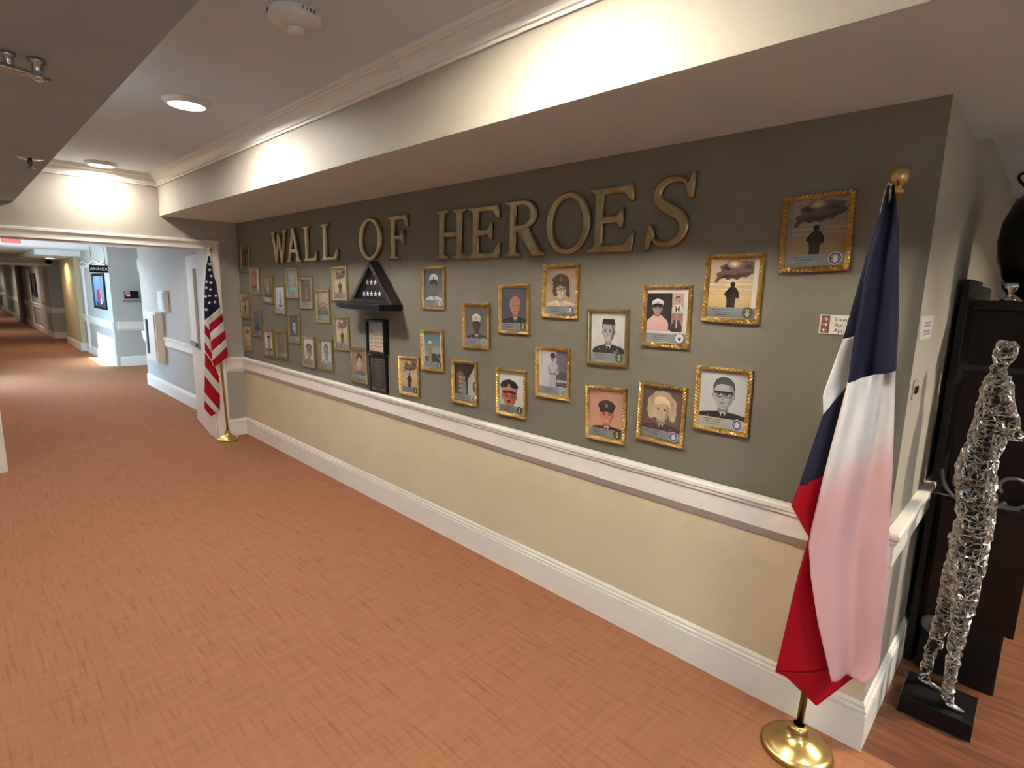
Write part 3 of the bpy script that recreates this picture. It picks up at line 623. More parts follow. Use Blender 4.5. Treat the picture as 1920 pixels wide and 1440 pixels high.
def d_scene(kind):
    p = Pr(PW, PH)
    if kind == 'orange':      # orange toned face; glare on the glass painted as a pale strip
        bust(p, (196, 128, 84), (214, 150, 104), (206, 140, 104), (110, 66, 40), (70, 60, 56), 'pale', cx=.40, a=.2, b=.2); p.rect(.72, .18, 1, 1, (214, 220, 226))
    elif kind == 'blue':
        p.rect(0, 0, 1, 1, (62, 74, 112), (120, 134, 166)); 
        for cx, cy, s in ((.38, .60, 1.0), (.68, .56, .9)): shoulders(p, cx, cy - .12, .20 * s, .15, (44, 54, 92)); face(p, cx, cy, .085 * s, .1 * s, (150, 140, 146), (36, 40, 60)); hair_short(p, cx, cy, .085 * s, .1 * s, (34, 38, 58))
        plate(p, 'pale', col=(140, 148, 166))
    elif kind == 'beach':
        p.rect(0, 0, 1, 1, (214, 176, 104), (226, 214, 198)); p.ell(.5, .80, .30, .11, (120, 116, 118)); p.ell(.38, .77, .18, .08, (96, 94, 98)); p.rect(0, .2, 1, .45, (206, 160, 84), (222, 184, 116))
        for x in (.28, .44, .58, .74): p.ell(x, .32, .028, .03, (70, 66, 70)); p.poly([(x - .05, .17), (x + .05, .17), (x + .035, .29), (x - .035, .29)], (214, 214, 220))
        plate(p, 'pale', col=(166, 168, 170))
    elif kind == 'sail':
        p.rect(0, 0, 1, 1, (206, 214, 232), (236, 240, 248)); p.poly([(.52, .93), (.40, .30), (.50, .30)], (150, 164, 196)); p.poly([(.56, .90), (.58, .30), (.74, .32)], (176, 188, 214)); p.rect(.52, .28, .56, .95, (110, 120, 146))
        p.poly([(.26, .30), (.80, .30), (.70, .22), (.34, .22)], (100, 106, 128)); plate(p, 'pale', col=(186, 194, 206))
    elif kind == 'group':
        p.rect(0, 0, 1, 1, (150, 124, 100), (206, 184, 156)); p.rect(0, .18, 1, .34, (104, 84, 66))
        for x, y, s in ((.24, .50, 1), (.40, .56, 1.05), (.58, .57, 1.05), (.76, .52, 1), (.32, .40, 1), (.50, .42, 1.05), (.68, .40, 1)):
            shoulders(p, x, y - .07, .10 * s, y - .27, (92, 76, 60)); p.ell(x, y, .042 * s, .05 * s, (176, 142, 114)); p.poly([(x - .05, y + .02), (x + .05, y + .02), (x + .04, y + .06), (x - .02, y + .07)], (64, 52, 42))
        plate(p, 'army')
    elif kind == 'airman':
        p.rect(0, 0, 1, 1, (190, 196, 170), (66, 110, 124)); p.rect(0, .18, 1, .34, (96, 84, 72)); p.ell(.74, .42, .32, .22, (196, 196, 160), (150, 158, 140)); p.rect(.44, .2, 1, .42, (52, 50, 56)); p.line(.52, .56, .92, .22, .03, (150, 150, 150))
        p.poly([(.24, .18), (.26, .46), (.18, .52), (.26, .60), (.44, .60), (.50, .50), (.44, .44), (.46, .18)], (150, 138, 112)); p.ell(.36, .67, .055, .06, (150, 116, 92)); p.poly([(.28, .70), (.44, .70), (.46, .75), (.36, .79), (.27, .75)], (226, 222, 214)); p.rect(.30, .78, .42, .82, (50, 44, 40))
        p.poly([(.08, .34), (.24, .34), (.24, .37), (.08, .38)], (220, 210, 190)); p.rect(0, .18, .07, 1, (226, 222, 214)); p.rect(.92, .18, 1, 1, (226, 222, 214)); plate(p, 'army')
    elif kind == 'porch':
        p.rect(0, 0, 1, 1, (54, 44, 40), (44, 40, 40)); p.poly([(.10, .18), (.10, .72), (.26, .82), (.46, .74), (.52, .18)], (104, 76, 60), (132, 100, 80))
        for i in range(4): p.rect(.22, .24 + i * .12, .36, .32 + i * .12, (188, 160, 120))
        p.poly([(.38, .20), (.36, .50), (.44, .60), (.56, .52), (.56, .20)], (120, 142, 156)); p.ell(.47, .63, .055, .06, (186, 150, 124)); p.poly([(.66, .10), (.64, .60), (1, .96), (1, .10)], (206, 204, 192)); p.ell(.96, .42, .08, .14, (74, 98, 66)); p.line(.60, .62, 1, .98, .03, (40, 34, 30)); plate(p, 'greyair', col=(158, 156, 150))
    elif kind == 'standing':
        p.rect(0, 0, 1, 1, (206, 204, 208), (222, 220, 222)); p.rect(.62, .45, 1, 1, (112, 106, 122), (128, 120, 136)); p.poly([(.60, .20), (.60, .44), (.80, .56), (1, .50), (1, .20)], (84, 82, 90)); p.rect(.64, .30, 1, .36, (196, 194, 198)); p.rect(.10, .62, .12, .96, (170, 168, 172))
        p.poly([(.38, .18), (.38, .46), (.32, .52), (.32, .66), (.42, .76), (.58, .76), (.70, .66), (.70, .50), (.62, .46), (.62, .18), (.52, .18), (.50, .40), (.48, .18)], (186, 182, 184), (204, 200, 202))
        p.line(.34, .64, .42, .50, .05, (166, 162, 164)); p.line(.68, .64, .58, .50, .05, (160, 156, 158)); p.rect(.39, .47, .61, .50, (96, 92, 96)); p.ell(.50, .83, .065, .07, (156, 148, 146)); p.ell(.50, .90, .095, .06, (52, 48, 52)); p.rect(.41, .85, .59, .88, (34, 32, 36)); plate(p, 'greyair')
    elif kind == 'sailors':
        p.rect(0, 0, 1, 1, (230, 222, 214)); q = (52, 42, 46)
        p.rect(.0, .24, .62, .93, q); cx, cy, a, b = .27, .64, .115, .125
        shoulders(p, cx, .53, .28, .22, (222, 180, 170), hi=(234, 200, 190)); neck(p, cx, .50, .56, .06, (190, 150, 136)); face(p, cx, cy, a, b, (190, 156, 142), (60, 46, 42)); cap(p, cx, cy, a, b, (236, 232, 228), (40, 36, 40), (36, 32, 36))
        p.rect(.62, .58, .90, .93, (196, 172, 160)); shoulders(p, .76, .72, .14, .56, (206, 196, 190)); p.poly([(.70, .72), (.76, .62), (.82, .72), (.80, .58), (.76, .64), (.72, .58)], (34, 34, 44)); face(p, .76, .80, .06, .07, (206, 150, 128), (70, 46, 36), smile=True); hair_short(p, .76, .80, .06, .07, (70, 46, 36))
        p.rect(.62, .24, .90, .56, (196, 160, 132), (150, 120, 104)); shoulders(p, .75, .44, .13, .22, (50, 44, 46)); face(p, .75, .50, .05, .055, (190, 150, 120), (70, 50, 40)); p.rect(.735, .30, .765, .44, (210, 206, 200)); plate(p, 'navy', lines=3)
    elif kind == 'certificate':
        p.rect(0, 0, 1, 1, (214, 186, 160), (200, 196, 190)); p.rect(.52, .70, .86, .98, (150, 190, 216), (200, 222, 236)); p.ell(.24, .62, .16, .14, (176, 170, 160)); p.ell(.40, .80, .16, .1, (214, 206, 196))
        for i in range(4):
            p.rect(.30, .56 - i * .13, .92, .575 - i * .13, (120, 104, 92)); p.rect(.36, .525 - i * .13, .80, .535 - i * .13, (150, 130, 116)); p.ell(.18, .42 - i * .13, .05, .04, (140, 92, 76))
    elif kind == 'verse':
        p.rect(0, 0, 1, 1, (34, 32, 36), (52, 48, 54)); 
        p.rect(.05, .04, .95, .055, (176, 172, 168)); p.rect(.05, .945, .95, .96, (150, 146, 144)); p.rect(.05, .04, .065, .96, (150, 146, 144)); p.rect(.935, .04, .95, .96, (120, 116, 116)); p.rect(.36, .86, .66, .885, (150, 146, 148))
        for i in range(17):
            l = .24 + .08 * math.sin(i * 2.1) ; p.rect(.5 - l, .81 - i * .042, .5 + l, .822 - i * .042, (118, 114, 120))
    return p
def B(**k):
    p = Pr(PW, PH); bust(p, **k); return p
def SO(em, tone=1.0, side=None):
    p = Pr(PW, PH); soldier(p, em, tone, side); return p
gray = lambda v: (v, v, v)

def frames():
    POS = {1: (0.231, 2.014, -.5), 2: (0.475, 1.776, -.5), 3: (0.805, 1.687, -.5), 4: (0.145, 1.506, 0.1), 5: (0.477, 1.321, -.5), 6: (0.168, 1.140, 1.5), 7: (1.087, 1.592, 1.3), 8: (1.383, 1.759, 1.0), 9: (1.671, 1.673, 1.0), 10: (1.988, 1.562, 2.0), 11: (2.298, 1.761, 1.6), 12: (1.386, 1.328, 1.9), 13: (0.756, 1.128, 1.5), 14: (1.083, 1.138, 2.0), 15: (1.677, 1.125, 2.0), 16: (2.017, 1.132, 2.2), 17: (2.310, 1.344, 2.2), 18: (2.584, 1.101, 2.2), 19: (3.290, 1.100, 2.1), 20: (3.580, 1.743, 0.9), 21: (3.567, 1.317, 2.3), 22: (4.020, 1.515, 2.3), 23: (4.349, 1.633, 2.3), 24: (4.696, 1.744, 0.8), 25: (3.913, 1.137, 2.4), 26: (4.342, 1.132, 1.8), 27: (4.662, 1.293, 2.0), 28: (5.017, 1.518, 2.1), 29: (5.336, 1.641, 1.2), 30: (5.031, 1.123, 2.5), 31: (5.345, 1.179, 0.0), 32: (5.633, 1.291, 1.1), 33: (5.633, 1.772, 0.0), 34: (5.932, 1.985, 2.3)}
    SP = {
        1: (SO('pale', .55), 'dim gold framed lone soldier picture highest beside the corner', 0),
        2: (d_scene('orange'), 'gold framed orange toned portrait with painted pale glare strip, below the dim corner picture', 0),
        3: (B(bg=(120, 104, 90), bg2=(140, 122, 106), skin=(206, 150, 130), hair=(120, 104, 96), cloth=(26, 24, 26), em='pale', hairstyle='bald', col=(206, 204, 200)), 'framed bald man in black with white name plate on brown ground', 2),
        4: (SO('pale', .95), 'gold framed lone soldier picture touching the left corner of the wall', 0),
        5: (d_scene('blue'), 'framed blue toned picture of two people near the corner', 2),
        6: (d_scene('beach'), 'gold framed picture of grey cloud over yellow sand, lowest at the corner', 0),
        7: (d_scene('sail'), 'framed bright white and pale blue sailing picture', 0),
        8: (B(bg=(128, 146, 152), bg2=(150, 160, 160), skin=(200, 176, 166), hair=(150, 140, 130), cloth=(110, 168, 176), em='pale', shirt=(150, 190, 196), tie=None, hairstyle='short'), 'gold framed portrait in teal clothing under the word WALL', 0),
        9: (B(bg=(116, 92, 76), bg2=(100, 80, 70), skin=(150, 112, 88), hair=(52, 40, 36), cloth=(92, 70, 54), em='pale', hairstyle='short'), 'gold framed dark brown sepia portrait under the last letters of WALL', 0),
        10: (d_scene('group'), 'gold framed sepia photograph of a group of soldiers', 0),
        11: (SO('pale', .95), 'gold framed lone soldier picture at upper left of the triangular flag case', 0),
        12: (B(bg=gray(58), bg2=gray(70), skin=(222, 220, 216), hair=(40, 38, 38), cloth=(56, 52, 54), em='pale', gl=((30, 30, 30), .012, False), tie=(30, 28, 30), side=.6), 'framed black and white portrait of pale man in glasses on dark ground', 2),
        13: (B(bg=(226, 226, 228), bg2=(232, 232, 234), skin=(176, 140, 118), hair=(40, 34, 32), cloth=(88, 74, 62), em='pale', hairstyle='flat', b=.2), 'framed dark haired man in brown jacket on white, low near the corner', 2),
        14: (B(bg=(116, 112, 88), bg2=(130, 122, 98), skin=(124, 116, 92), hair=(74, 70, 56), cloth=(92, 98, 84), em='pale', tie=None, shirt=(110, 112, 96)), 'framed greenish faded portrait low on the wall', 2),
        15: (B(bg=(228, 222, 216), bg2=(232, 228, 224), skin=(190, 134, 104), hair=(50, 40, 36), cloth=(70, 60, 56), em='pale', capc=((40, 36, 40), (150, 120, 80), (30, 28, 32)), cy=.52, a=.19, b=.2, shirt=(236, 232, 226)), 'gold framed man in dark peaked cap on white, near the chair rail', 0),
        16: (B(bg=(216, 220, 220), bg2=(226, 228, 228), skin=(150, 152, 152), hair=(66, 68, 70), cloth=(148, 154, 158), em='pale', tie=None, shirt=(190, 194, 196), cy=.62, a=.17, b=.22, side=.6), 'framed grey portrait of young soldier in shirt on white ground', 2),
        17: (SO('pale', .98), 'gold framed lone soldier picture just below left end of the shelf', 0),
        18: (B(bg=(186, 150, 122), bg2=(160, 122, 98), skin=(222, 184, 156), hair=(74, 48, 38), cloth=(96, 92, 92), em='pale', hairstyle='bun', cy=.62, a=.18, b=.21, shirt=(120, 118, 120), tie=(70, 66, 66)), 'gold framed sepia portrait of dark haired young woman beside black frame', 0),
        19: (SO('army', 1.0), 'gold framed lone soldier picture right of the black verse frame', 1),
        20: (B(bg=(120, 124, 132), bg2=(84, 90, 100), skin=(112, 108, 104), hair=(40, 38, 38), cloth=(226, 224, 218), em='navy', capc=((226, 224, 220), (34, 32, 34), (28, 26, 28)), badge=(60, 56, 50), cy=.58, a=.16, b=.2, shirt=(200, 198, 194), tie=None), 'gold framed officer in white cap and white uniform right of the flag case', 1),
        21: (d_scene('airman'), 'gold framed airman in white cap standing before teal sky', 1),
        22: (B(bg=(128, 114, 108), bg2=(112, 100, 96), skin=(72, 52, 46), hair=(30, 26, 26), cloth=(42, 38, 40), em='greyair', capc=((232, 226, 206), (226, 220, 200), (34, 30, 30)), badge=(210, 196, 140), cx=.5, cy=.55, a=.14, b=.17, tie=(70, 62, 56)), 'gold framed portrait with white topped cap and dark jacket', 1),
        23: (B(bg=(88, 84, 98), bg2=(98, 94, 108), skin=(206, 146, 122), hair=(196, 180, 170), cloth=(32, 30, 34), em='army', hairstyle='bald', cx=.54, cy=.60, a=.17, b=.2, tie=(60, 60, 70), w=.46), 'gold framed bald man in dark suit on slate ground', 1),
        24: (B(bg=(196, 172, 142), bg2=(176, 150, 124), skin=(226, 204, 176), hair=(70, 50, 40), cloth=(206, 180, 146), em='air', hairstyle='bob', capc=((84, 66, 56), (66, 50, 44), (54, 42, 38)), gl=((50, 40, 36), .016, False), cy=.58, a=.165, b=.19, tie=None, shirt=(214, 194, 164), w=.42), 'gold framed sepia woman in cap and round glasses under HEROES', 1),
        25: (d_scene('porch'), 'gold framed dark picture of person at a house doorway', 1),
        26: (B(bg=(232, 232, 226), bg2=(236, 236, 232), skin=(226, 134, 106), hair=(46, 34, 32), cloth=(44, 42, 46), em='army', capc=((40, 36, 46), (226, 150, 100), (34, 30, 38)), badge=(232, 190, 140), gl=((120, 60, 50), .014, False), moust=True, cx=.42, cy=.44, a=.24, b=.24, w=.5, shirt=(236, 232, 226), tie=None), 'gold framed man with moustache in black cap with tan stripes', 1),
        27: (d_scene('standing'), 'gold framed black and white figure standing in pale uniform', 1),
        28: (B(bg=(212, 212, 204), bg2=(220, 220, 214), skin=(182, 178, 170), hair=(38, 36, 36), cloth=(34, 32, 36), em='army', hairstyle='flat', cx=.52, cy=.64, a=.155, b=.2, w=.42, ribbons=(130, 126, 122), shirt=(214, 212, 208), turn=-.15, side=.55, smile=True), 'gold framed black and white officer smiling in dark uniform', 0),
        29: (d_scene('sailors'), 'gold framed collage of white capped officer and two sailors', 1),
        30: (B(bg=(220, 172, 140), bg2=(206, 156, 128), skin=(222, 150, 116), hair=(60, 48, 36), cloth=(62, 54, 44), em='army', capc=((66, 58, 46), (60, 52, 42), (44, 38, 32)), cx=.52, cy=.52, a=.17, b=.18, w=.40, smile=True, tie=(40, 36, 30)), 'gold framed smiling man in olive peaked cap near the chair rail', 1),
        31: (B(bg=(120, 96, 84), bg2=(110, 88, 78), skin=(214, 184, 152), hair=(208, 186, 148), cloth=(74, 58, 54), em='air', hairstyle='bob', cx=.5, cy=.60, a=.18, b=.2, w=.42, smile=True, tie=(64, 50, 46), shirt=(196, 172, 146)), 'rope edged gold frame with sepia portrait of blonde woman', 1),
        32: (B(bg=(202, 202, 200), bg2=(208, 208, 208), skin=(178, 178, 174), hair=(56, 54, 54), cloth=(36, 34, 38), em='air', hairstyle='short', cx=.52, cy=.62, a=.19, b=.23, w=.52, gl=((22, 20, 20), .016, True), shirt=(206, 206, 206), tie=(28, 26, 30), col=(196, 190, 172), turn=-.1), 'rope edged gold frame with black and white man in heavy glasses', 1),
        33: (SO('army', 1.02, 'r'), 'rope edged gold frame with bright lone soldier picture, second from the star flag', 1),
        34: (SO('air', .80, 'l'), 'rope edged gold frame with shaded lone soldier picture, highest and nearest the star flag', 1),
    }
    for k in sorted(POS):
        x, z, a = POS[k]; p, lb, style = SP[k]
        t = thing('picture_frame', lb, 'picture frame', (x, 0, z), (0, -math.radians(a), 0), 'portraits hung on the olive wall')
        link('moulding', ME_ROPE if style == 1 else ME_PLAIN, GOLD if style == 1 else GOLDP, t).material_slots[0].material
        if style == 2:
            o = t.children[0]; o.data = ME_DULL
        link('backing', ME_BACK, BACKM, t)
        p.build('photograph', t)
        link('glass_pane', ME_GLASS, GLASS, t)
ME_DULL = ME_PLAIN.copy(); ME_DULL.materials.clear(); ME_DULL.materials.append(GOLD2)
frames()

def black_frames():
    # deeper box frame with a certificate, and a slim one with a printed verse
    for nm, lb, x, z, w, h, d, kind, a, b_ in (('black_frame', 'deep black frame with pale certificate under the shelf', 2.885, 1.362, .262, .268, .045, 'certificate', 1.0, .020),
                                             ('black_frame', 'slim black frame with dark printed verse above the chair rail', 2.878, 1.066, .250, .290, .022, 'verse', 2.0, .016)):
        t = thing(nm, lb, 'picture frame', (x, 0, z), (0, -math.radians(a), 0), 'black frames under the shelf')
        me = moulding(w, h, [(0, 0), (0, -d + .004), (.004, -d), (b_ - .004, -d), (b_, -d + .004), (b_, -.004)])
        link('moulding', me, BLACKF, t)
        bm = bmesh.new(); bx(bm, -w / 2 + .004, w / 2 - .004, -.006, -.001, -h / 2 + .004, h / 2 - .004); obj('backing', bm, BACKM, t)
        p = d_scene(kind); p.w = w - 2 * b_ + .001; p.h = h - 2 * b_ + .001
        p.build('print', t, y=-d * .6)
        bm = bmesh.new(); bx(bm, -w / 2 + b_, w / 2 - b_, -d * .6 - .0055, -d * .6 - .004, -h / 2 + b_, h / 2 - b_); obj('glass_pane', bm, GLASS, t)
black_frames()

# ================================================================== SHELF, FLAG CASE, FOLDED FLAG
def star_pts(cx, cy, r, rot=0.0, k=.39):
    return [(cx + (r if i % 2 == 0 else r * k) * math.sin(rot + i * PI / 5), cy + (r if i % 2 == 0 else r * k) * math.cos(rot + i * PI / 5)) for i in range(10)]
def flag_case():
    x0, x1 = 2.595, 3.205
    t = thing('wall_shelf', 'black floating shelf under the triangular flag case', 'shelf', (2.9, 0, 1.58))
    bm = bmesh.new(); bx(bm, x0 - 2.9, x1 - 2.9, -.202, 0, .004, .040, .003); obj('board', bm, BLACKF, t)
    bm = bmesh.new(); bx(bm, x0 - 2.9 + .02, x1 - 2.9 - .02, -.188, 0, -.006, .004); obj('under_strip', bm, DARKW, t)
    # triangular case
    t = thing('flag_case', 'dark triangular wooden case with glass front on the black shelf', 'flag case', (2.905, -.012, 1.620))
    hw, h, d, th = .300, .315, .085, .030
    A, Bp, C = (-hw, 0), (hw, 0), (0, h)
    def inset(k):
        s = math.hypot(hw, h)
        # inward offset of triangle by k
        yb = k; ap = h - k * s / hw
        m = hw / h
        return [(-(ap - yb) * m, yb), ((ap - yb) * m, yb), (0, ap)]
    O, I = [A, Bp, C], inset(th)
    for i, nm in enumerate(('frame_base', 'frame_side', 'frame_side')):
        j = (i + 1) % 3; bm = bmesh.new()
        q = [O[i], O[j], I[j], I[i]]
        f = [bm.verts.new((p[0], -d, p[1])) for p in q]; b = [bm.verts.new((p[0], 0, p[1])) for p in q]
        bm.faces.new(f); bm.faces.new(b[::-1])
        for k in range(4): bm.faces.new((f[k], b[k], b[(k + 1) % 4], f[(k + 1) % 4]))
        bmesh.ops.bevel(bm, geom=bm.edges[:], offset=.002, segments=1, affect='EDGES')
        obj(nm, bm, DARKW, t)
    I2 = inset(th - .004)
    for nm, y0, y1, m in (('back_panel', -.006, -.001, BLACKF), ('glass_pane', -d + .012, -d + .009, GLASS)):
        bm = bmesh.new(); f = [bm.verts.new((p[0], y0, p[1])) for p in I2]; b = [bm.verts.new((p[0], y1, p[1])) for p in I2]
        bm.faces.new(f); bm.faces.new(b[::-1])
        for k in range(3): bm.faces.new((f[k], b[k], b[(k + 1) % 3], f[(k + 1) % 3]))
        obj(nm, bm, m, t)
    # folded flag inside
    t = thing('folded_flag', 'folded navy flag with white stars inside the triangular case', 'folded flag', (2.905, -.02, 1.652))
    s = .80; T3 = [(-hw * s * .93, .0), (hw * s * .93, .0), (0, h * s * .86)]
    bm = bmesh.new(); n = 14
    rows = []
    for i in range(n + 1):
        v = i / n * .96; z = T3[2][1] * v; w = T3[1][0] * (1 - v); row = []
        for k in range(n + 1):
            u = k / n; x = -w + 2 * w * u
            e = min(1, 6 * min(u, 1 - u, v + .05, (1 - v) * 1.2)); y = -.046 * (e ** .5) - .004 * math.sin(9 * x / hw + 5 * v)
            row.append(bm.verts.new((x, y, z)))
        rows.append(row)
    for a, b in zip(rows, rows[1:]):
        for k in range(n): bm.faces.new((a[k], a[k + 1], b[k + 1], b[k]))
    bk = [bm.verts.new((T3[0][0], 0, 0)), bm.verts.new((T3[1][0], 0, 0)), bm.verts.new((0, 0, T3[2][1]))]; bm.faces.new(bk[::-1])
    obj('cloth', bm, BLUEC, t, True)
    for x, z in ((-.115, .040), (-.062, .040), (-.008, .040), (.047, .040), (.102, .040), (-.066, .125), (-.008, .125), (.046, .125)):
        bm = bmesh.new(); P = star_pts(x, z, .0225, .1); f = [bm.verts.new((a, -.0535, b)) for a, b in P]; b2 = [bm.verts.new((a, -.050, b)) for a, b in P]
        bm.faces.new(f); bm.faces.new(b2[::-1])
        for k in range(10): bm.faces.new((f[k], b2[k], b2[(k + 1) % 10], f[(k + 1) % 10]))
        obj('star', bm, STARC, t)
flag_case()

# ================================================================== FLAGS ON STANDS
def interp(pl, t):
    """point at fraction t along polyline with per-vertex parameters or even arc length"""
    d = [0.0]
    for a, b in zip(pl, pl[1:]): d.append(d[-1] + math.hypot(b[0] - a[0], b[1] - a[1]))
    s = t * d[-1]
    for i in range(len(pl) - 1):
        if s <= d[i + 1] + 1e-9:
            k = (s - d[i]) / max(1e-9, d[i + 1] - d[i]); return (pl[i][0] + (pl[i + 1][0] - pl[i][0]) * k, pl[i][1] + (pl[i + 1][1] - pl[i][1]) * k)
    return pl[-1]
def cloth(name, lf, rt, depth, m, parent, base, r, d, nt=40, ns=20, thick=.0012):
    """cloth panel between two edge polylines; (u, z) in the hanging plane, depth(s, t) towards the viewer side"""
    bm = bmesh.new(); rows = []
    for i in range(nt + 1):
        t = i / nt; a, b = interp(lf, t), interp(rt, t); row = []
        for k in range(ns + 1):
            s = k / ns; u = a[0] + (b[0] - a[0]) * s; z = a[1] + (b[1] - a[1]) * s; q = depth(s, t)
            row.append(bm.verts.new((base[0] + r[0] * u - d[0] * q, base[1] + r[1] * u - d[1] * q, z)))
        rows.append(row)
    for a, b in zip(rows, rows[1:]):
        for k in range(ns): bm.faces.new((a[k], a[k + 1], b[k + 1], b[k]))
    bmesh.ops.remove_doubles(bm, verts=bm.verts, dist=.0004)
    o = obj(name, bm, m, parent, True)
    sm = o.modifiers.new('thickness', 'SOLIDIFY'); sm.thickness = thick; sm.offset = 0
    return o
def stand_base(t, x, y, r):
    bm = bmesh.new()
    prof = [(r * .97, 0), (r, .006), (r * .985, .016), (r * .93, .024), (r * .86, .027), (r * .83, .030), (r * .74, .040), (r * .55, .052), (r * .38, .062), (r * .29, .074), (r * .26, .088), (r * .25, .100), (r * .21, .104), (r * .15, .104), (r * .14, .112), (.02, .112)]
    lathe(bm, prof, 48, (x, y, 0)); obj('base', bm, BRASS, t, True)

def texas():
    bx_, by_ = 6.13, -.17
    t = thing('flag_stand', 'tall flag with blue, white and red panels and a star on brass stand', 'flag', (0, 0, 0))
    r, d = (.97555, .21980), (-.21980, .97555); base = (bx_, by_)
    P = lambda u, z, q=0: (bx_ + r[0] * u - d[0] * q, by_ + r[1] * u - d[1] * q, z)
    b0 = P(-.004, 0, .0)
    stand_base(t, b0[0] - .002, b0[1] - .012, .128)
    bm = bmesh.new(); tube(bm, [P(-.008, .10, .0), P(.02, .8, -.02), P(.072, 2.10, -.045)], .0125, 14); obj('pole', bm, BRASSP, t, True)
    # finial: ball on collar
    bm = bmesh.new()
    lathe(bm, [(.006, -.03), (.016, -.028), (.018, -.018), (.010, -.012), (.012, -.004), (.022, .004), (.0275, .016), (.029, .028), (.026, .041), (.018, .051), (.006, .056)], 20, P(.076, 2.115, -.045)); obj('finial', bm, BRASS, t, True)
    sn = math.sin
    def C(nm, lf, rt, dep, m, nt=44, ns=24): return cloth(nm, lf, rt, dep, m, t, base, r, d, nt, ns)
    # hoist hem
    C('hem', [(.046, 2.113), (.039, 2.088), (.034, 2.012)], [(.060, 2.108), (.062, 2.07), (.042, 2.006)], lambda s, q: .022 + .006 * sn(3 * s), WHITEC, 8, 6)
    bm = bmesh.new(); c = P(.050, 2.085, .032); lathe(bm, [(.004, -.002), (.009, -.002), (.009, .002), (.004, .002)], 14, c, 'y'); obj('grommet', bm, BRASS, t, True)
    # blue field in front
    C('blue_panel', [(.044, 2.100), (.036, 2.015), (.016, 1.88), (.007, 1.60), (.006, 1.466)], [(.062, 2.104), (.087, 1.986), (.122, 1.678), (.134, 1.519)], lambda s, q: .030 + (.012 + .018 * q) * sn(7.5 * s + 1.2 * q + .3) + .03 * q, BLUEC)
    # folded layer at left: blue, star, blue, red
    fl = lambda ph: (lambda s, q: .004 + .016 * sn(3.0 * s + ph + .6 * q) - .004 * s)
    C('blue_fold', [(.033, 2.02), (.013, 1.889), (-.024, 1.607)], [(.055, 2.02), (.052, 1.85), (.045, 1.62)], fl(.4), BLUEC)
    C('star_fold', [(-.024, 1.607), (-.063, 1.41), (-.055, 1.338)], [(.030, 1.625), (.020, 1.53), (.010, 1.452)], lambda s, q: .012 + .016 * sn(3.0 * s + .4 + .6), STARC, 24, 16)
    C('blue_fold', [(-.055, 1.340), (-.104, 1.062)], [(.010, 1.454), (.0, 1.11)], lambda s, q: .008 + .020 * sn(3.0 * s + .3 + .3 * q), BLUEC)
    C('red_fold', [(-.104, 1.063), (-.121, .981), (-.052, .876)], [(.0, 1.14), (-.015, 1.00), (-.035, .88)], lambda s, q: .008 + .022 * sn(2.8 * s + .3 + .5 * q), REDC)
    # long white panel in front (thin), red layer behind it
    wf = lambda s, q: .046 + (.012 + .012 * q) * sn(6.2 * s + 1.4 * q) + .008 * sn(15 * s + 4 * q) * (1 - .4 * q)
    C('white_panel', [(.006, 1.467), (-.031, 1.124), (-.049, .915), (-.050, .862), (-.032, .75), (.008, .58), (.075, .365)], [(.134, 1.520), (.166, 1.173), (.197, .749), (.207, .50), (.196, .440), (.168, .400)], wf, SHEER, 80, 30)
    C('white_lining', [(.012, 1.455), (-.026, 1.124), (-.036, 1.0)], [(.130, 1.505), (.160, 1.19), (.165, 1.0)], lambda s, q: wf(s, q * .45) - .028, WHITEC, 40, 20)
    C('red_lining', [(-.012, 1.150), (-.044, .915), (-.045, .862), (-.027, .75), (.013, .58), (.080, .375)], [(.150, 1.30), (.166, 1.10), (.190, .749), (.198, .50), (.164, .412)], lambda s, q: wf(s, .2 + .8 * q) - .020, REDC, 60, 26)
    # red end hanging lowest
    rd = lambda s, q: .006 + (.012 + .012 * q) * sn(4.5 * s + .8) + .006 * sn(10 * s + 3 * q)
    C('red_panel', [(-.052, .880), (-.075, .704), (-.110, .301)], [(.03, .895), (.095, .714), (.160, .402)], rd, REDC, 50, 26)
    C('red_corner', [(-.110, .303), (-.072, .296), (.036, .211)], [(.160, .404), (.150, .375), (.042, .211)], lambda s, q: rd(s, 1) * (1 - q) + .008 * q + .004 * (1 - q), REDC, 24, 26)
texas()

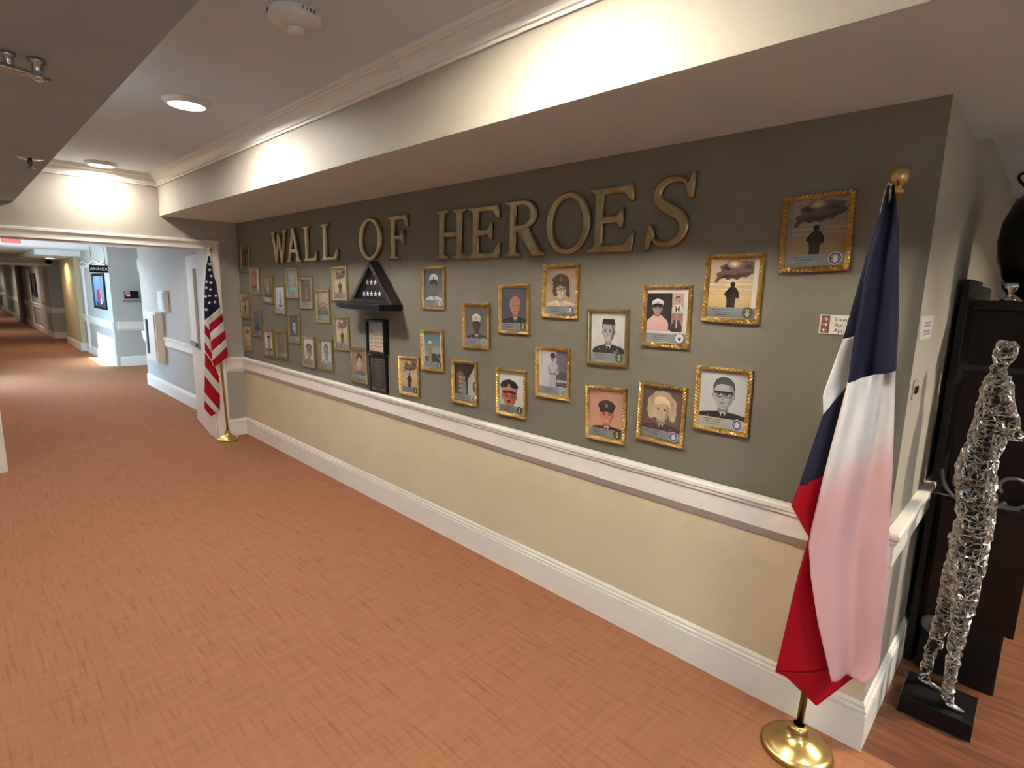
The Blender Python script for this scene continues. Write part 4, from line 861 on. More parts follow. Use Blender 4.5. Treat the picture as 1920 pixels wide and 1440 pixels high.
def usflag():
    bx_, by_ = .145, -.275
    r, d = (.30312, .95295), (-.95295, .30312); base = (bx_, by_)
    t = thing('flag_stand', 'stars and stripes flag on brass stand beside the wide doorway', 'flag', (0, 0, 0))
    P = lambda u, z, q=0: (bx_ + r[0] * u - d[0] * q, by_ + r[1] * u - d[1] * q, z)
    stand_base(t, bx_, by_, .108)
    bm = bmesh.new(); tube(bm, [P(.004, .10), P(-.052, 2.06)], .0115, 12); obj('pole', bm, BRASS, t, True)
    bm = bmesh.new(); lathe(bm, [(.008, -.02), (.014, -.016), (.008, -.006), (.014, .006), (.018, .02), (.013, .036), (.003, .048)], 16, P(-.053, 2.075)); obj('finial', bm, BRASS, t, True)
    sn = math.sin
    def C(nm, lf, rt, dep, m, nt=16, ns=14, par=None): return cloth(nm, lf, rt, dep, m, par or t, base, r, d, nt, ns)
    C('hem', [(-.062, 2.055), (-.064, 2.01)], [(-.040, 2.05), (-.030, 1.86)], lambda s, q: .012, WHITEC, 10, 4)
    LFc = [(-.073, 2.023), (-.101, 1.891), (-.123, 1.719), (-.141, 1.515), (-.146, 1.349)]; RTc = [(-.058, 2.024), (-.046, 1.877), (-.016, 1.753), (.008, 1.490)]
    dc = lambda s, q: .022 + .020 * q * sn(5.0 * s + .8) + .012 * q
    can = C('canton', LFc, RTc, dc, BLUEC, 30, 20)
    # slanting lower edge of the canton
    C('canton_edge', [(-.146, 1.352), (-.146, 1.349)], [(.008, 1.492), (.008, 1.484)], lambda s, q: dc(s, 1), BLUEC, 2, 20)
    for x, z in ((-.057, 1.815), (-.064, 1.744), (-.073, 1.673), (-.084, 1.609), (-.104, 1.754), (-.110, 1.693), (-.027, 1.61), (-.039, 1.54), (-.092, 1.534), (-.122, 1.600), (-.126, 1.463), (-.068, 1.88), (-.062, 1.94)):
        tt = (2.02 - z) / (2.02 - 1.42); a, b = interp(LFc, tt), interp(RTc, tt); ss = (x - a[0]) / (b[0] - a[0]); q = dc(ss, tt) + .006
        bm = bmesh.new(); f, b2 = [], []
        for a_, b_ in star_pts(x, z, .021, .12):
            f.append(bm.verts.new(P(a_, b_, q + .002))); b2.append(bm.verts.new(P(a_, b_, q)))
        bm.faces.new(f); bm.faces.new(b2[::-1])
        for k in range(10): bm.faces.new((f[k], b2[k], b2[(k + 1) % 10], f[(k + 1) % 10]))
        obj('star', bm, STARC, can)
    # stripes, right-hand fold: slant down to the fold line
    Ri = [(.008, 1.487), (.022, 1.415), (.032, 1.338), (.040, 1.235), (.045, 1.150), (.050, 1.058), (.049, .945)]
    Fo = [(-.108, 1.375), (-.107, 1.300), (-.106, 1.210), (-.104, 1.115), (-.103, 1.010), (-.103, .905), (-.088, .835)]
    dr = lambda s, q: .018 + .024 * sn(3.2 * s + .1)
    for i in range(6):
        C('stripe', [Fo[i], Fo[i + 1]], [Ri[i], Ri[i + 1]], dr, (WHITEC, REDC)[i % 2], 6, 16)
    # left-hand fold: stripes slant the other way
    Lf = [(-.147, 1.352), (-.150, 1.300), (-.156, 1.205), (-.161, 1.115), (-.165, 1.02), (-.168, .93)]
    Fr = [(-.104, 1.372), (-.104, 1.235), (-.102, 1.115), (-.101, .990), (-.098, .900), (-.084, .835)]
    for i in range(5):
        C('stripe', [Lf[i], Lf[i + 1]], [Fr[i], Fr[i + 1]], lambda s, q: .006 + .012 * sn(2.5 * s), (WHITEC, REDC)[i % 2], 6, 8)
    # lower end
    Ll = [(-.166, 1.00), (-.170, .93), (-.175, .85), (-.183, .743), (-.190, .650), (-.198, .565), (-.203, .47), (-.208, .381)]
    Lr = [(-.084, .845), (-.055, .760), (-.044, .720), (-.050, .60), (-.053, .52), (-.058, .44), (-.066, .335), (-.150, .283)]
    cs = (REDC, REDC, WHITEC, REDC, REDC, WHITEC, REDC)
    Lr = [(-.084, .850), (-.050, .735), (-.046, .640), (-.050, .52), (-.054, .440), (-.062, .345), (-.100, .315), (-.150, .285)]
    cs = (REDC, REDC, WHITEC, REDC, REDC, WHITEC, REDC)
    for i in range(7):
        C('stripe', [Ll[i], Ll[i + 1]], [Lr[i], Lr[i + 1]], lambda s, q: .010 + .016 * sn(3.4 * s + .3), cs[i], 6, 12)
usflag()

# ================================================================== CORRIDOR BEYOND THE OPENING
YR = -.05; YW = -2.12; ZK = 2.40
def corridor():
    G = GREIGE
    n = [20]
    def T(o, lb, cat='trim'): return struct(o, lb, cat)
    # ceilings
    struct(box('ceiling_corridor', -38.5, -.25, -3.0, 2.6, ZK, ZK + .1, CEIL), 'pale ceiling of the far corridor', 'ceiling')
    # right side walls
    struct(box('wall_corridor_near', -4.35, -.25, YR, .12, 0, ZK, G), 'greige corridor wall just beyond the opening', 'wall')
    bm = bmesh.new(); bx(bm, -4.35, -4.23, .12, 2.5, 0, ZK); bx(bm, -7.08, -4.23, 2.5, 2.6, 0, ZK)
    struct(obj('wall_niche_back', bm, G), 'greige walls closing the side passage', 'wall')
    struct(box('wall_niche_face', -7.08, -6.96, .04, 2.5, 0, ZK, G), 'greige wall face with small shelf in the side passage', 'wall')
    struct(box('wall_corridor_annex', -10.45, -6.96, -.02, .04, 0, ZK, G), 'greige wall with large painting beside the hanging sign', 'wall')
    struct(box('wall_corridor_pier', -12.75, -10.45, -.11, .04, 0, ZK, mat('lamplit_cream_paint', (.62, .52, .30), .6)), 'yellowish lit pier further down the corridor', 'wall')  # the warm lamp light is put into this wall's yellow colour
    bm = bmesh.new(); bx(bm, -14.52, -14.4, -.23, 1.2, 0, ZK); bx(bm, -14.4, -12.75, 1.1, 1.2, 0, ZK); bx(bm, -12.87, -12.75, .04, 1.1, 0, ZK)
    struct(obj('wall_recess', bm, G), 'greige recess wall beyond the lit pier', 'wall')
    struct(box('wall_corridor_far', -38.5, -14.52, -.22, -.10, 0, ZK, G), 'greige far stretch of the corridor wall', 'wall')
    struct(box('wall_corridor_close', -38.6, -38.4, -3.0, -.1, 0, ZK, mat('far_grey_paint', (.36, .36, .35), .7)), 'grey wall closing the far end of the corridor', 'wall')
    struct(box('wall_pilaster', -23.2, -22.0, -.34, -.22, 0, ZK, mat('brown_paint', (.20, .16, .13), .7)), 'brownish pilaster far down the corridor', 'wall')
    # left side wall with a daylight window and glazed strip
    bm = bmesh.new()
    bx(bm, -4.9, -.25, YW - .12, YW, 0, ZK); bx(bm, -7.0, -4.9, YW - .12, YW, 2.2, ZK); bx(bm, -7.0, -4.9, YW - .12, YW, 0, .06)
    bx(bm, -7.25, -7.0, YW - .12, YW, 0, ZK); bx(bm, -9.05, -7.25, YW - .12, YW, 2.08, ZK); bx(bm, -9.05, -7.25, YW - .12, YW, 0, 1.16); bx(bm, -38.5, -9.05, YW - .12, YW, 0, ZK)
    struct(obj('wall_corridor_left', bm, G), 'corridor wall on the left with windows', 'wall')
    for k, (x0, x1, z0, z1) in enumerate(((-7.0, -4.9, .06, 2.2), (-9.05, -7.25, 1.16, 2.08))):
        w = struct(box('window_%d' % (k + 1), x0, x1, YW - .09, YW - .06, z0, z0 + .05, TRIM), ['wide corridor window letting in daylight', 'corridor window letting in the low sun'][k], 'window')
        bm = bmesh.new(); bx(bm, x0, x0 + .05, YW - .09, YW - .06, z0, z1); bx(bm, x1 - .05, x1, YW - .09, YW - .06, z0, z1); bx(bm, x0, x1, YW - .09, YW - .06, z1 - .05, z1)
        obj('window_frame', bm, TRIM, w)
        bm = bmesh.new(); bx(bm, x0 + .04, x1 - .04, YW - .078, YW - .074, z0 + .04, z1 - .04); obj('window_pane', bm, PANE, w)
    # trims
    def rb(a, b, out, lb, rail=True):
        n[0] += 1
        if rail: T(sweep('trim_%d' % n[0], RAIL, a, b, out, TRIM), 'cream chair rail ' + lb)
        n[0] += 1; T(sweep('baseboard_corridor_%d' % n[0], BASE, a, b, out, TRIM), 'cream baseboard ' + lb, 'baseboard')
    rb((-4.35, YR), (-.30, YR), (0, -1), 'on the near corridor wall')
    rb((-6.96, 2.5), (-6.96, .04), (1, 0), 'in the side passage')
    rb((-10.45, -.02), (-6.96, -.02), (0, -1), 'under the large painting')
    rb((-12.75, -.11), (-10.45, -.11), (0, -1), 'on the lit pier', False)
    rb((-10.45, -.02), (-10.45, -.11), (1, 0), 'on the side of the lit pier', False)
    rb((-14.4, 1.1), (-14.4, -.23), (1, 0), 'in the recess')
    rb((-38.4, -.22), (-14.52, -.22), (0, -1), 'along the far corridor wall')
    # cross beam and side soffit
    struct(box('ceiling_beam', -14.62, -14.4, YW, -.10, 2.14, ZK, G), 'greige cross beam down the corridor', 'ceiling')
    struct(box('ceiling_corridor_soffit', -14.4, -10.0, -.85, .04, 2.28, ZK, CREAM), 'small dropped soffit along the corridor', 'ceiling')
    n[0] += 1; T(box('trim_%d' % n[0], -14.4, -14.38, YW, -.10, 2.10, 2.17, TRIM), 'cream trim under the cross beam')
    # decorated door surround left of the side passage
    t = struct(box('trim_50', -9.9, -9.78, -.06, -.02, 0, 2.02, TRIM), 'white door surround with scrolled top on annex wall', 'trim')
    bm = bmesh.new(); bx(bm, -9.95, -7.05, -.07, -.02, 2.02, 2.07); obj('lintel', bm, TRIM, t)
    bm = bmesh.new(); pts = [(-9.9 + 2.75 * i / 60, -.05, 2.115 + .035 * math.sin(i / 60 * 4 * PI + .5)) for i in range(61)]; tube(bm, pts, .018, 8); obj('scroll', bm, TRIM, t)
    # narrow far doors + casings
    for k, x in enumerate((-19.9, -16.0)):
        dd = struct(box('door_%d' % (k + 2), x - .45, x + .45, -.245, -.22, 0, 2.05, TRIM), ['pale door far down the corridor', 'pale door beyond the cross beam'][k], 'door')
        bm = bmesh.new(); lathe(bm, [(.01, 0), (.028, -.04), (.028, -.06), (.01, -.07)], 12, (x + .36, -.245, 1.0), 'y'); obj('door_knob', bm, BRASS, dd)
corridor()

def corridor_door():
    t = bpy.data.objects.new('door_1', None); COL.objects.link(t); t.location = (-.272, -.318, 0); struct(t, 'cream fire door with narrow glass, folded back beside the flag', 'door')
    ang = math.atan2(.11, -.82); t.rotation_euler = (0, 0, ang)      # local x runs along the leaf
    w, h = .83, 2.055
    bm = bmesh.new(); bx(bm, 0, .15, -.022, .022, .008, h); bx(bm, .15, w - .12, -.022, .022, 1.90, h); bx(bm, .15, w - .12, -.022, .022, .008, .95); bx(bm, w - .12, w, -.022, .022, .008, h); bx(bm, .38, w - .12, -.022, .022, .95, 1.90)
    obj('leaf', bm, TRIM, t)
    bm = bmesh.new(); bx(bm, .15, .38, -.004, .004, .95, 1.90); obj('glass_pane', bm, PANE, t)
    bm = bmesh.new(); bx(bm, w - .5, w - .08, .022, .05, .98, 1.03, .004); obj('push_bar', bm, STEEL, t)
    bm = bmesh.new(); lathe(bm, [(.012, .022), (.012, .05), (.02, .055), (.02, .065), (.006, .068)], 12, (w - .06, 0, .12), 'y'); obj('door_stop', bm, CHROME, t)
    bm = bmesh.new(); bx(bm, .02, .10, -.03, -.022, .03, .08); obj('kick_latch', bm, STEEL, t)
corridor_door()

def corridor_things():
    # wall cabinet with long handle
    t = thing('wall_cabinet', 'cream wall cabinet with long dark handle on the corridor wall', 'wall cabinet', (-3.40, YR, .50))
    bm = bmesh.new(); bx(bm, -.30, .30, -.11, 0, 0, .78, .008); obj('body', bm, TRIM, t)
    bm = bmesh.new(); bx(bm, -.26, .26, -.125, -.11, .03, .75, .006); dr = obj('door', bm, TRIM, t)
    bm = bmesh.new(); bx(bm, -.16, -.10, -.15, -.125, .12, .66, .008); obj('handle', bm, STEEL, dr)
    t = thing('document_holder', 'small white wall box above the cream cabinet', 'wall box', (-2.88, YR, 1.30))
    bm = bmesh.new(); bx(bm, -.16, .16, -.07, 0, 0, .31, .01); obj('body', bm, WHITEP, t)
    bm = bmesh.new(); bx(bm, -.13, .13, -.078, -.07, .03, .28, .003); obj('front_panel', bm, WHITEP, t)
    # small shelf on the side passage wall, with things on it
    t = thing('wall_shelf', 'small grey wall shelf in the side passage', 'shelf', (-6.96, .42, 1.36))
    bm = bmesh.new(); bx(bm, 0, .12, -.26, .40, 0, .03, .004); obj('board', bm, mat('shelf_grey', (.30, .31, .33), .5), t)
    bm = bmesh.new(); bx(bm, 0, .02, -.26, .40, -.05, 0); obj('cleat', bm, MATS['shelf_grey'], t)
    t = thing('box', 'black box with pink corner on the small wall shelf', 'box', (-6.90, .30, 1.39))
    bm = bmesh.new(); bx(bm, -.04, .05, -.11, .13, 0, .15, .006); obj('body', bm, BLACKF, t)
    bm = bmesh.new(); bx(bm, .05, .054, -.11, -.02, .07, .15); obj('sticker', bm, mat('pink_sticker', rgb(220, 120, 140), .5), t)
    bm = bmesh.new(); bx(bm, .05, .054, -.08, -.02, .04, .07); obj('white_patch', bm, WHITEP, t)
    bm = bmesh.new(); lathe(bm, [(.032, 0), (.036, .02), (.040, .14), (.038, .145), (.034, .14), (.03, .03)], 18, (-6.89, .60, 1.39)); tag(obj('cup', bm, WHITEP, None, True), 'white cup on the small wall shelf', 'cup')
    t = thing('wall_sconce', 'small pale wall light above the grey shelf', 'wall lamp', (-6.96, .53, 1.93))
    bm = bmesh.new(); bx(bm, 0, .015, -.06, .06, 0, .26, .003); obj('back_plate', bm, WHITEP, t)
    bm = bmesh.new(); lathe(bm, [(.04, .03), (.055, .05), (.055, .22), (.05, .225)], 18, (.06, 0, 0)); obj('shade', bm, WHITEP, t, True)
    # hanging sign
    t = thing('hanging_sign', 'black ANNEX sign hanging from the corridor ceiling', 'sign', (-7.0, -.17, 1.89))
    bm = bmesh.new(); bx(bm, -.012, .012, -.152, .152, 0, .145, .003); obj('panel', bm, BLACKF, t)
    me = text_mesh('ANNEX', .085, .0006, 'CENTER'); me.transform(Matrix.Rotation(PI / 2, 4, 'Z') @ FRONT); me.transform(Matrix.Translation((.0135, 0, .042))); link('lettering', me, STARC, t)
    for s in (-.11, .11):
        bm = bmesh.new(); tube(bm, [(0, s, .145), (0, s, ZK - 1.89)], .004, 6); obj('rod', bm, STEEL, t)
    # painting
    t = thing('painting', 'large landscape framed painting with red flower under the ANNEX sign', 'painting', (-8.05, -.021, 1.51))
    w, h = 1.25, .76
    me = moulding(w, h, [(0, 0), (0, -.03), (.01, -.04), (.05, -.035), (.06, -.02), (.06, -.004)]); link('moulding', me, BLACKF, t)
    bm = bmesh.new(); bx(bm, -w / 2 + .01, w / 2 - .01, -.010, -.001, -h / 2 + .01, h / 2 - .01); obj('backing', bm, BACKM, t)
    p = Pr(w - .12, h - .12); p.rect(0, 0, 1, 1, (96, 120, 150), (150, 186, 216)); p.rect(0, 0, 1, .16, (74, 64, 66)); p.rect(.04, 0, .14, 1, (120, 160, 200)); p.rect(.62, .3, .8, 1, (130, 146, 166))
    for x, y, r in ((.34, .34, .13), (.44, .44, .12), (.50, .30, .12), (.30, .46, .09)): p.ell(x, y, r * .7, r * 1.2, (186, 44, 40)); p.ell(x + .02, y + .02, r * .4, r * .6, (214, 76, 62))
    p.poly([(.52, .08), (.70, .08), (.66, .26), (.56, .26)], (220, 220, 226)); p.build('canvas', t, y=-.0145)
    # far dark picture, exit sign
    t = thing('painting', 'tall dark framed picture far down the corridor wall', 'painting', (-18.1, -.221, 1.53))
    link('moulding', moulding(1.2, .78, [(0, 0), (0, -.05), (.10, -.05), (.11, -.01)]), BLACKF, t)
    p = Pr(.98, .56); p.rect(0, 0, 1, 1, (60, 56, 50), (110, 104, 92)); p.rect(.7, 0, .85, 1, (190, 186, 176)); p.poly([(0, 0), (.5, 0), (.2, .7)], (44, 42, 38)); p.build('canvas', t, y=-.022)
    bm = bmesh.new(); bx(bm, -.56, .56, -.02, -.001, -.36, .36); obj('backing', bm, BACKM, t)
    t = thing('exit_sign', 'glowing red and white exit sign hanging in the corridor', 'exit sign', (-2.4, -1.728, 2.157))
    bm = bmesh.new(); bx(bm, -.015, .015, -.085, .085, .0, .062, .004); obj('housing', bm, WHITEP, t)
    bm = bmesh.new(); bx(bm, .015, .018, -.080, .080, .004, .058); obj('lit_panel', bm, emis('exit_panel', (1, .22, .22), .75), t)
    me = text_mesh('EXIT', .060, .0006, 'CENTER'); me.transform(Matrix.Rotation(PI / 2, 4, 'Z') @ FRONT); me.transform(Matrix.Translation((.019, 0, .010))); link('lettering', me, emis('exit_red', (1, .03, .05), 1.2), t)
    bm = bmesh.new(); tube(bm, [(0, 0, .062), (0, 0, ZK - 2.157)], .012, 8); obj('stem', bm, WHITEP, t)
    # ceiling lamps of the corridor; one before the side passage added to brighten the floor
    for x, y, lb in ((-1.6, -1.1, 'round ceiling lamp just beyond the opening'), (-4.4, -1.1, 'added unseen ceiling lamp brightening the corridor floor before the side passage'), (-11.6, -.42, 'round lamp in the corridor soffit above the yellowish pier'), (-17.5, -1.1, 'round ceiling lamp beyond the cross beam'), (-25.5, -1.1, 'round ceiling lamp toward the corridor end'), (-33, -1.1, 'round ceiling lamp nearest the corridor end')):
        disc_lamp(x, y, 2.28 if x == -11.6 else ZK, lb, LAMP * (.35 if x == -11.6 else .32 if x > -3 else .45), (1, .80, .50) if x == -11.6 else (1, .92, .82), 150)
corridor_things()

# ================================================================== CEILING DEVICES
def ceiling_things():
    # fire alarm strobe
    t = thing('fire_alarm', 'round white ceiling fire alarm with clear strobe dome', 'fire alarm', (4.33, -1.262, ZC))
    bm = bmesh.new(); lathe(bm, [(.098, 0), (.100, -.004), (.101, -.022), (.097, -.030), (.090, -.036), (.062, -.050), (.045, -.053), (.010, -.053)], 48); b = obj('body', bm, WHITEP, t, True)
    bm = bmesh.new(); lathe(bm, [(.034, -.050), (.034, -.060), (.030, -.072), (.020, -.080), (.006, -.083)], 28); obj('strobe_lens', bm, mat('clear_lens', (.8, .8, .8), .08, spec=.8, metal=.2), t, True)
    bm = bmesh.new(); tube(bm, [(-.02, 0, -.062), (.02, 0, -.062)], .006, 8); obj('flash_tube', bm, CHROME, t)
    for k, (aa, nm) in enumerate(((-8, 'lettering'), (-125, 'lettering'))):
        for i, ch in enumerate('FIRE'):
            me = text_mesh(ch, .020, .0008, 'CENTER'); a = math.radians(aa + i * 9.5)
            me.transform(Matrix.Rotation(a, 4, 'Z') @ Matrix.Translation((.1016, 0, -.021)) @ Matrix.Rotation(PI / 2, 4, 'Z') @ FRONT)
            link('lettering', me, INK, b)
    # pendant sprinkler under the left soffit
    t = thing('sprinkler', 'small pendant sprinkler head on the lowered ceiling', 'sprinkler', (2.48, -1.937, ZS))
    bm = bmesh.new(); lathe(bm, [(.062, 0), (.060, -.006), (.045, -.011), (.020, -.012)], 28); obj('escutcheon', bm, CHROME, t, True)
    bm = bmesh.new(); lathe(bm, [(.011, -.010), (.011, -.035), (.007, -.045), (.007, -.056)], 12); obj('stem', bm, STEEL, t, True)
    bm = bmesh.new(); lathe(bm, [(.020, -.056), (.020, -.059), (.005, -.061)], 16); obj('deflector', bm, STEEL, t)
    # hinged metal bracket
    t = thing('ceiling_bracket', 'chrome bar bracket with two posts on the lowered ceiling', 'bracket', (4.25, -2.125, ZS))
    d = Vector((-.40, -1, 0)).normalized() ; e = Vector((.06, .085, -.052))
    bm = bmesh.new(); tube(bm, [e, e + Vector((.012, -.07, .004)), e + Vector((.02, -.16, .008)), e + Vector((.03, -.30, .008))], [.004, .010, .011, .011], 10); obj('bar', bm, CHROME, t, True)
    bm = bmesh.new(); lathe(bm, [(.024, 0), (.024, -.012), (.016, -.016), (.016, -.050), (.018, -.056), (.010, -.062)], 18, (.062, .055, 0)); obj('post', bm, CHROME, t, True)
    bm = bmesh.new(); lathe(bm, [(.020, 0), (.020, -.010), (.012, -.014), (.014, -.030), (.010, -.042), (.004, -.046)], 18, (.062, -.01, 0)); obj('post', bm, CHROME, t, True)
    bm = bmesh.new(); lathe(bm, [(.024, 0), (.024, -.012), (.016, -.016), (.016, -.054), (.008, -.058)], 18, (.09, -.20, 0)); obj('post', bm, CHROME, t, True)
ceiling_things()

# ================================================================== WALL SIGNS
def signs():
    t = thing('direction_sign', 'small cream direction sign with brown arrow strip beside the star flag', 'sign', (5.981, 0, 1.610))
    bm = bmesh.new(); bx(bm, 0, .185, -.008, 0, 0, .072, .0015); obj('panel', bm, SIGNW, t)
    bm = bmesh.new(); bx(bm, .006, .034, -.0092, -.008, .003, .069); st = obj('arrow_strip', bm, SIGNB, t)
    for i, s in enumerate(('Lounge', 'Apt.', 'Apt.')):
        z = .0495 - i * .0205
        me = text_mesh(s, .0195, .0004); me.transform(Matrix.Translation((.052, -.0085, z)) @ FRONT); link('lettering', me, INK, t)
        dr = 1 if i < 2 else -1; bm = bmesh.new(); c = .020; y = -.0096; zz = z + .006
        P = [(-.009, .0012), (.003, .0012), (-.001, .006), (.003, .006), (.009, 0), (.003, -.006), (-.001, -.006), (.003, -.0012), (-.009, -.0012)]
        f = [bm.verts.new((c + dr * a, y, zz + b)) for a, b in P]; g = [bm.verts.new((c + dr * a, y + .0006, zz + b)) for a, b in P]
        bm.faces.new(f); bm.faces.new(g[::-1])
        for k in range(len(P)): bm.faces.new((f[k], g[k], g[(k + 1) % len(P)], f[(k + 1) % len(P)]))
        obj('arrow', bm, SIGNW, st)
    t = thing('door_sign', 'small white paper sign on the lounge side wall', 'sign', (L, .14, 1.605))
    bm = bmesh.new(); bx(bm, 0, .006, -.11, .11, 0, .085, .001); obj('panel', bm, SIGNW, t)
    for z in (.060, .050, .030, .020):
        bm = bmesh.new(); bx(bm, .006, .0066, -.07, .07, z - .003, z + .003); obj('text_line', bm, mat('grey_ink', (.25, .25, .27), .6), t)
    t = thing('light_switch', 'dark light switch on the lounge side wall', 'switch', (L, .09, 1.39))
    bm = bmesh.new(); bx(bm, 0, .006, -.035, .035, 0, .07, .002); obj('plate', bm, mat('cream_plate', (.5, .43, .32), .4), t)
    bm = bmesh.new(); bx(bm, .006, .012, -.022, .022, .022, .048, .002); obj('rocker', bm, BLACKF, t)
signs()

# ================================================================== LOUNGE CORNER: SHELVING, VASE, FIGURE
def lounge():
    y0 = .765
    # tall black panel against the side wall
    t = thing('folding_screen', 'tall narrow black screen standing against the lounge side wall', 'screen', (L + .020, .80, 0))
    bm = bmesh.new(); bx(bm, 0, .032, 0, .50, 0, 1.84, .003); obj('leaf', bm, BLACKF, t)
    bm = bmesh.new(); bx(bm, -.0, .032, .52, 1.05, 0, 1.82, .003); obj('leaf', bm, BLACKF, t)
    for z in (.3, .95, 1.6):
        bm = bmesh.new(); tube(bm, [(.016, .51, z - .04), (.016, .51, z + .04)], .010, 8); obj('hinge', bm, STEEL, t)
    # shelving unit
    t = thing('display_cabinet', 'dark mahogany display cabinet with black plinth behind the silver figure', 'cabinet', (6.385, y0, 0))
    w, d = .295, .48
    bm = bmesh.new(); bx(bm, -.02, w - .03, 0, d, 0, .30, .006); obj('plinth', bm, BLACKF, t)
    bm = bmesh.new(); bx(bm, -.02, w, -.012, d, .30, .86, .004); obj('lower_box', bm, MAHOG, t)
    bm = bmesh.new(); bx(bm, -.02, w + .01, -.015, d, .86, .885, .004); obj('shelf', bm, BLACKF, t)
    bm = bmesh.new(); bx(bm, -.02, w, 0, .02, .885, 1.71, .003); obj('end_panel', bm, MAHOG, t)
    bm = bmesh.new(); bx(bm, -.02, w, d - .02, d, .885, 1.71, .003); obj('end_panel', bm, MAHOG, t)
    bm = bmesh.new(); bx(bm, -.02, w, .02, d - .02, 1.36, 1.385, .003); obj('shelf', bm, DARKW, t)
    bm = bmesh.new(); bx(bm, -.02, w + .02, -.02, d + .02, 1.71, 1.75, .005); obj('top', bm, BLACKF, t)
    bm = bmesh.new(); bx(bm, -.02, w + .005, -.008, 0, 1.45, 1.475, .002); obj('moulding_strip', bm, DARKW, t)
    # curled iron ornament and rosette on the end of the cabinet
    def arc(cx, cz, r0, r1, a0, a1, n=28, y=-.035): return [(cx + (r0 + (r1 - r0) * i / n) * math.cos(a0 + (a1 - a0) * i / n), y, cz + (r0 + (r1 - r0) * i / n) * math.sin(a0 + (a1 - a0) * i / n)) for i in range(n + 1)]
    orn = thing('iron_ornament', 'dark curled iron ornament on the cabinet behind the silver figure', 'ornament', (6.385, y0, 0))
    bm = bmesh.new(); tube(bm, arc(.12, .98, .155, .10, PI * .95, PI * 1.75, y=-.05), .009, 8); obj('scroll', bm, STEEL, orn, True)
    bm = bmesh.new(); tube(bm, arc(.20, .965, .085, .03, -PI * .6, PI * 1.2, y=-.04), .008, 8); obj('scroll', bm, STEEL, orn, True)
    bm = bmesh.new(); tube(bm, arc(.05, .955, .06, .03, 0, PI * 1.4, y=-.045), .007, 8); obj('scroll', bm, STEEL, orn, True)
    bm = bmesh.new(); bx(bm, -.05, .24, -.06, -.012, .886, .893, .002); obj('foot', bm, STEEL, orn)
    for z in (1.045, 1.020, .997):
        bm = bmesh.new(); lathe(bm, [(.002, -.009), (.008, -.004), (.009, 0), (.008, .004), (.002, .009)], 12, (.028, -.05, z)); obj('bead', bm, CHROME, orn, True)
    bm = bmesh.new(); tube(bm, [(.028, -.05, .89), (.028, -.05, 1.0)], .003, 6); obj('bead_stem', bm, STEEL, orn)
    bm = bmesh.new(); lathe(bm, [(.004, -.022), (.018, -.024), (.030, -.018), (.040, -.020), (.046, -.010), (.046, 0)], 24, (.02, 0, .245), 'y'); ro = obj('rosette', bm, mat('pewter', (.16, .16, .15), .45, metal=.6), t, True)
    bm = bmesh.new(); lathe(bm, [(.002, -.032), (.010, -.028), (.012, -.022)], 14, (.02, 0, .245), 'y'); obj('boss', bm, STEEL, ro, True)
    # vase
    t = thing('vase', 'large round black vase on top of the dark cabinet', 'vase', (6.585, .98, 1.75))
    prof = [(.075, 0), (.085, .012), (.11, .03), (.160, .10), (.188, .18), (.196, .26), (.188, .34), (.160, .42), (.110, .49), (.070, .52), (.060, .545), (.072, .565), (.066, .565), (.052, .545)]
    bm = bmesh.new(); lathe(bm, prof, 44); obj('body', bm, BLACKF, t, True)
    bm = bmesh.new(); tube(bm, [(-.06 - .10 * math.sin(PI * i / 12), 0, .545 - .125 * i / 12 + .05 * math.sin(PI * i / 12)) for i in range(13)], .006, 8); obj('handle', bm, BLACKF, t, True)
    bm = bmesh.new(); lathe(bm, [(.028, 0), (.030, .004), (.012, .012), (.010, .03), (.026, .05), (.034, .075), (.032, .075), (.022, .05)], 20, (6.47, .80, 1.75)); tag(obj('glass_dish', bm, CHROME, None, True), 'small shiny dish at the foot of the black vase', 'dish')
lounge()

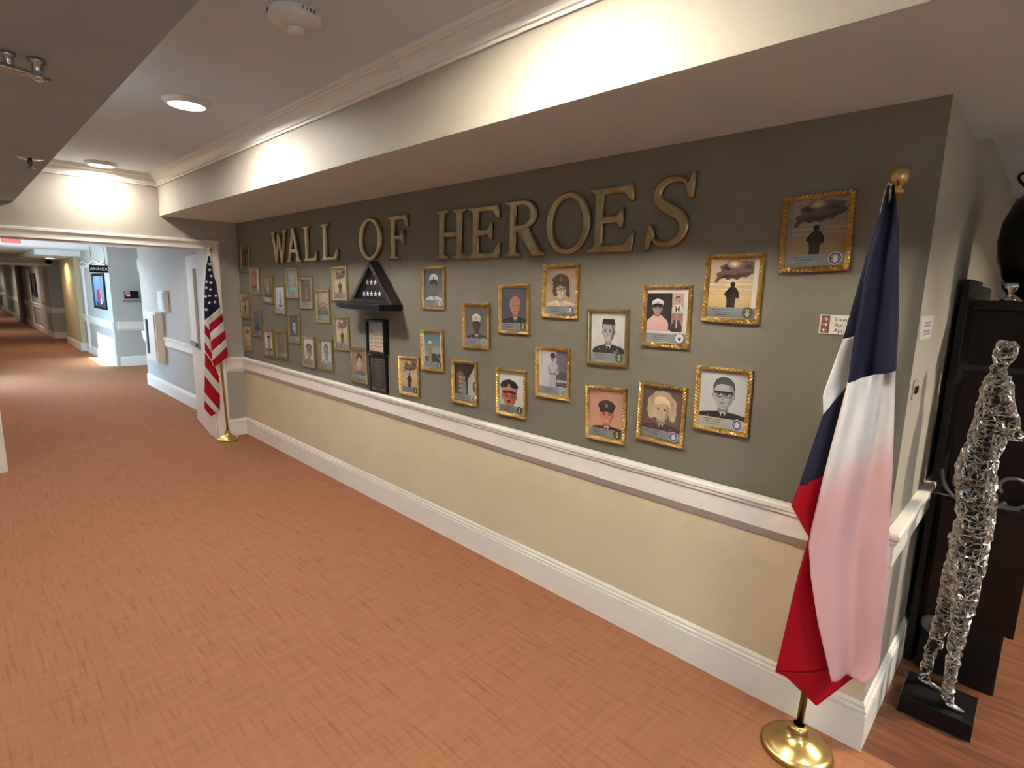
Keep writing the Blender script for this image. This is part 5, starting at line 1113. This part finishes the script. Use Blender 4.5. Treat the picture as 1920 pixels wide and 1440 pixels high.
def figure():
    t = thing('sculpture', 'slender silver lattice figure standing on black block', 'sculpture', (6.48, .46, 0))
    bm = bmesh.new(); bx(bm, -.118, .127, -.105, .115, 0, .078, .003); obj('plinth', bm, BLACKF, t)
    # skeleton: x forward (figure faces +x)
    V = [((.020, 0, .84), .066), ((.015, 0, .98), .072), ((-.012, 0, 1.08), .080), ((.010, 0, 1.18), .064), ((.020, 0, 1.30), .062), ((.018, 0, 1.40), .058), ((.012, 0, 1.455), .034), ((.014, 0, 1.50), .024), ((.020, 0, 1.535), .030), ((.028, 0, 1.57), .040), ((.030, 0, 1.605), .030),
         ((.030, -.028, .70), .046), ((.034, -.036, .50), .034), ((.030, -.044, .30), .026), ((.034, -.050, .14), .020), ((.034, -.048, .096), .019), ((.080, -.050, .088), .012),
         ((-.004, .030, .70), .046), ((-.018, .038, .50), .034), ((-.040, .046, .30), .026), ((-.058, .050, .14), .020), ((-.054, .048, .096), .019), ((-.010, .050, .088), .012),
         ((.028, -.052, 1.405), .030), ((.060, -.066, 1.33), .024), ((.092, -.050, 1.265), .019), ((.110, -.020, 1.232), .018), ((.028, .052, 1.405), .030), ((.060, .062, 1.33), .024), ((.090, .040, 1.265), .018), ((.104, .004, 1.240), .016)]
    Ed = [(0, 1), (1, 2), (2, 3), (3, 4), (4, 5), (5, 6), (6, 7), (7, 8), (8, 9), (9, 10), (0, 11), (11, 12), (12, 13), (13, 14), (14, 15), (15, 16), (0, 17), (17, 18), (18, 19), (19, 20), (20, 21), (21, 22), (5, 23), (23, 24), (24, 25), (25, 26), (5, 27), (27, 28), (28, 29), (29, 30)]
    me = bpy.data.meshes.new('skeleton'); me.from_pydata([v[0] for v in V], Ed, [])
    o = bpy.data.objects.new('skeleton', me); COL.objects.link(o)
    sk = o.modifiers.new('skin', 'SKIN'); sk.use_smooth_shade = True
    for i, v in enumerate(V):
        q = me.skin_vertices[0].data[i]; rr = v[1]; q.radius = (rr, rr * (.85 if i < 6 else 1)); q.use_root = (i == 0)
    ss = o.modifiers.new('sub', 'SUBSURF'); ss.levels = 2; ss.render_levels = 2
    rm = o.modifiers.new('remesh', 'REMESH'); rm.mode = 'VOXEL'; rm.voxel_size = .008
    dg = bpy.context.evaluated_depsgraph_get(); dg.update()
    body = bpy.data.meshes.new_from_object(o.evaluated_get(dg))
    bpy.data.objects.remove(o)
    # added dark core: shade inside the hollow figure put in as colour
    core = body.copy(); bm = bmesh.new(); bm.from_mesh(core); bmesh.ops.recalc_face_normals(bm, faces=bm.faces); bm.normal_update()
    for v in bm.verts: v.co -= v.normal * .0055
    bm.to_mesh(core); bm.free(); core.materials.clear()
    core.polygons.foreach_set('use_smooth', [True] * len(core.polygons))
    link('shade_core', core, mat('hollow_shade', (.012, .011, .010), .7), t)
    # lattice of short crossing strips following the body: coarse skin, jittered, triangulated at random, turned into a wireframe
    o = bpy.data.objects.new('lattice_source', body); COL.objects.link(o)
    rm = o.modifiers.new('coarse', 'REMESH'); rm.mode = 'VOXEL'; rm.voxel_size = .0215
    dg.update(); cm = bpy.data.meshes.new_from_object(o.evaluated_get(bpy.context.evaluated_depsgraph_get())); o.modifiers.clear(); o.data = cm
    bm = bmesh.new(); bm.from_mesh(cm)
    for v in bm.verts: v.co += Vector((random.uniform(-1, 1), random.uniform(-1, 1), random.uniform(-1, 1))) * .0058
    for f in list(bm.faces):
        if len(f.verts) == 4:
            vv = list(f.verts); k = random.choice((0, 1))
            try: bmesh.utils.face_split(f, vv[k], vv[k + 2])
            except Exception: pass
    bm.to_mesh(cm); bm.free()
    wf = o.modifiers.new('wire', 'WIREFRAME'); wf.thickness = .0135; wf.use_even_offset = False; wf.use_relative_offset = False; wf.offset = 0
    dg.update(); lat = bpy.data.meshes.new_from_object(o.evaluated_get(bpy.context.evaluated_depsgraph_get()))
    bpy.data.objects.remove(o); lat.materials.clear()
    link('lattice_body', lat, SILVER, t)
    for x, y in ((.058, -.049), (-.030, .049)):
        bm = bmesh.new(); tube(bm, [(x - .026, y, .092), (x, y, .089), (x + .035, y - .004, .086)], [.015, .015, .007], 10); obj('foot', bm, CHROME, t, True)
figure()

# lounge lamp (throws the shelving's shadow on the side wall)
disc_lamp(7.8, 1.25, 2.52, 'round ceiling lamp in the lounge', LAMP * 1.5, (1, .88, .70), 150)
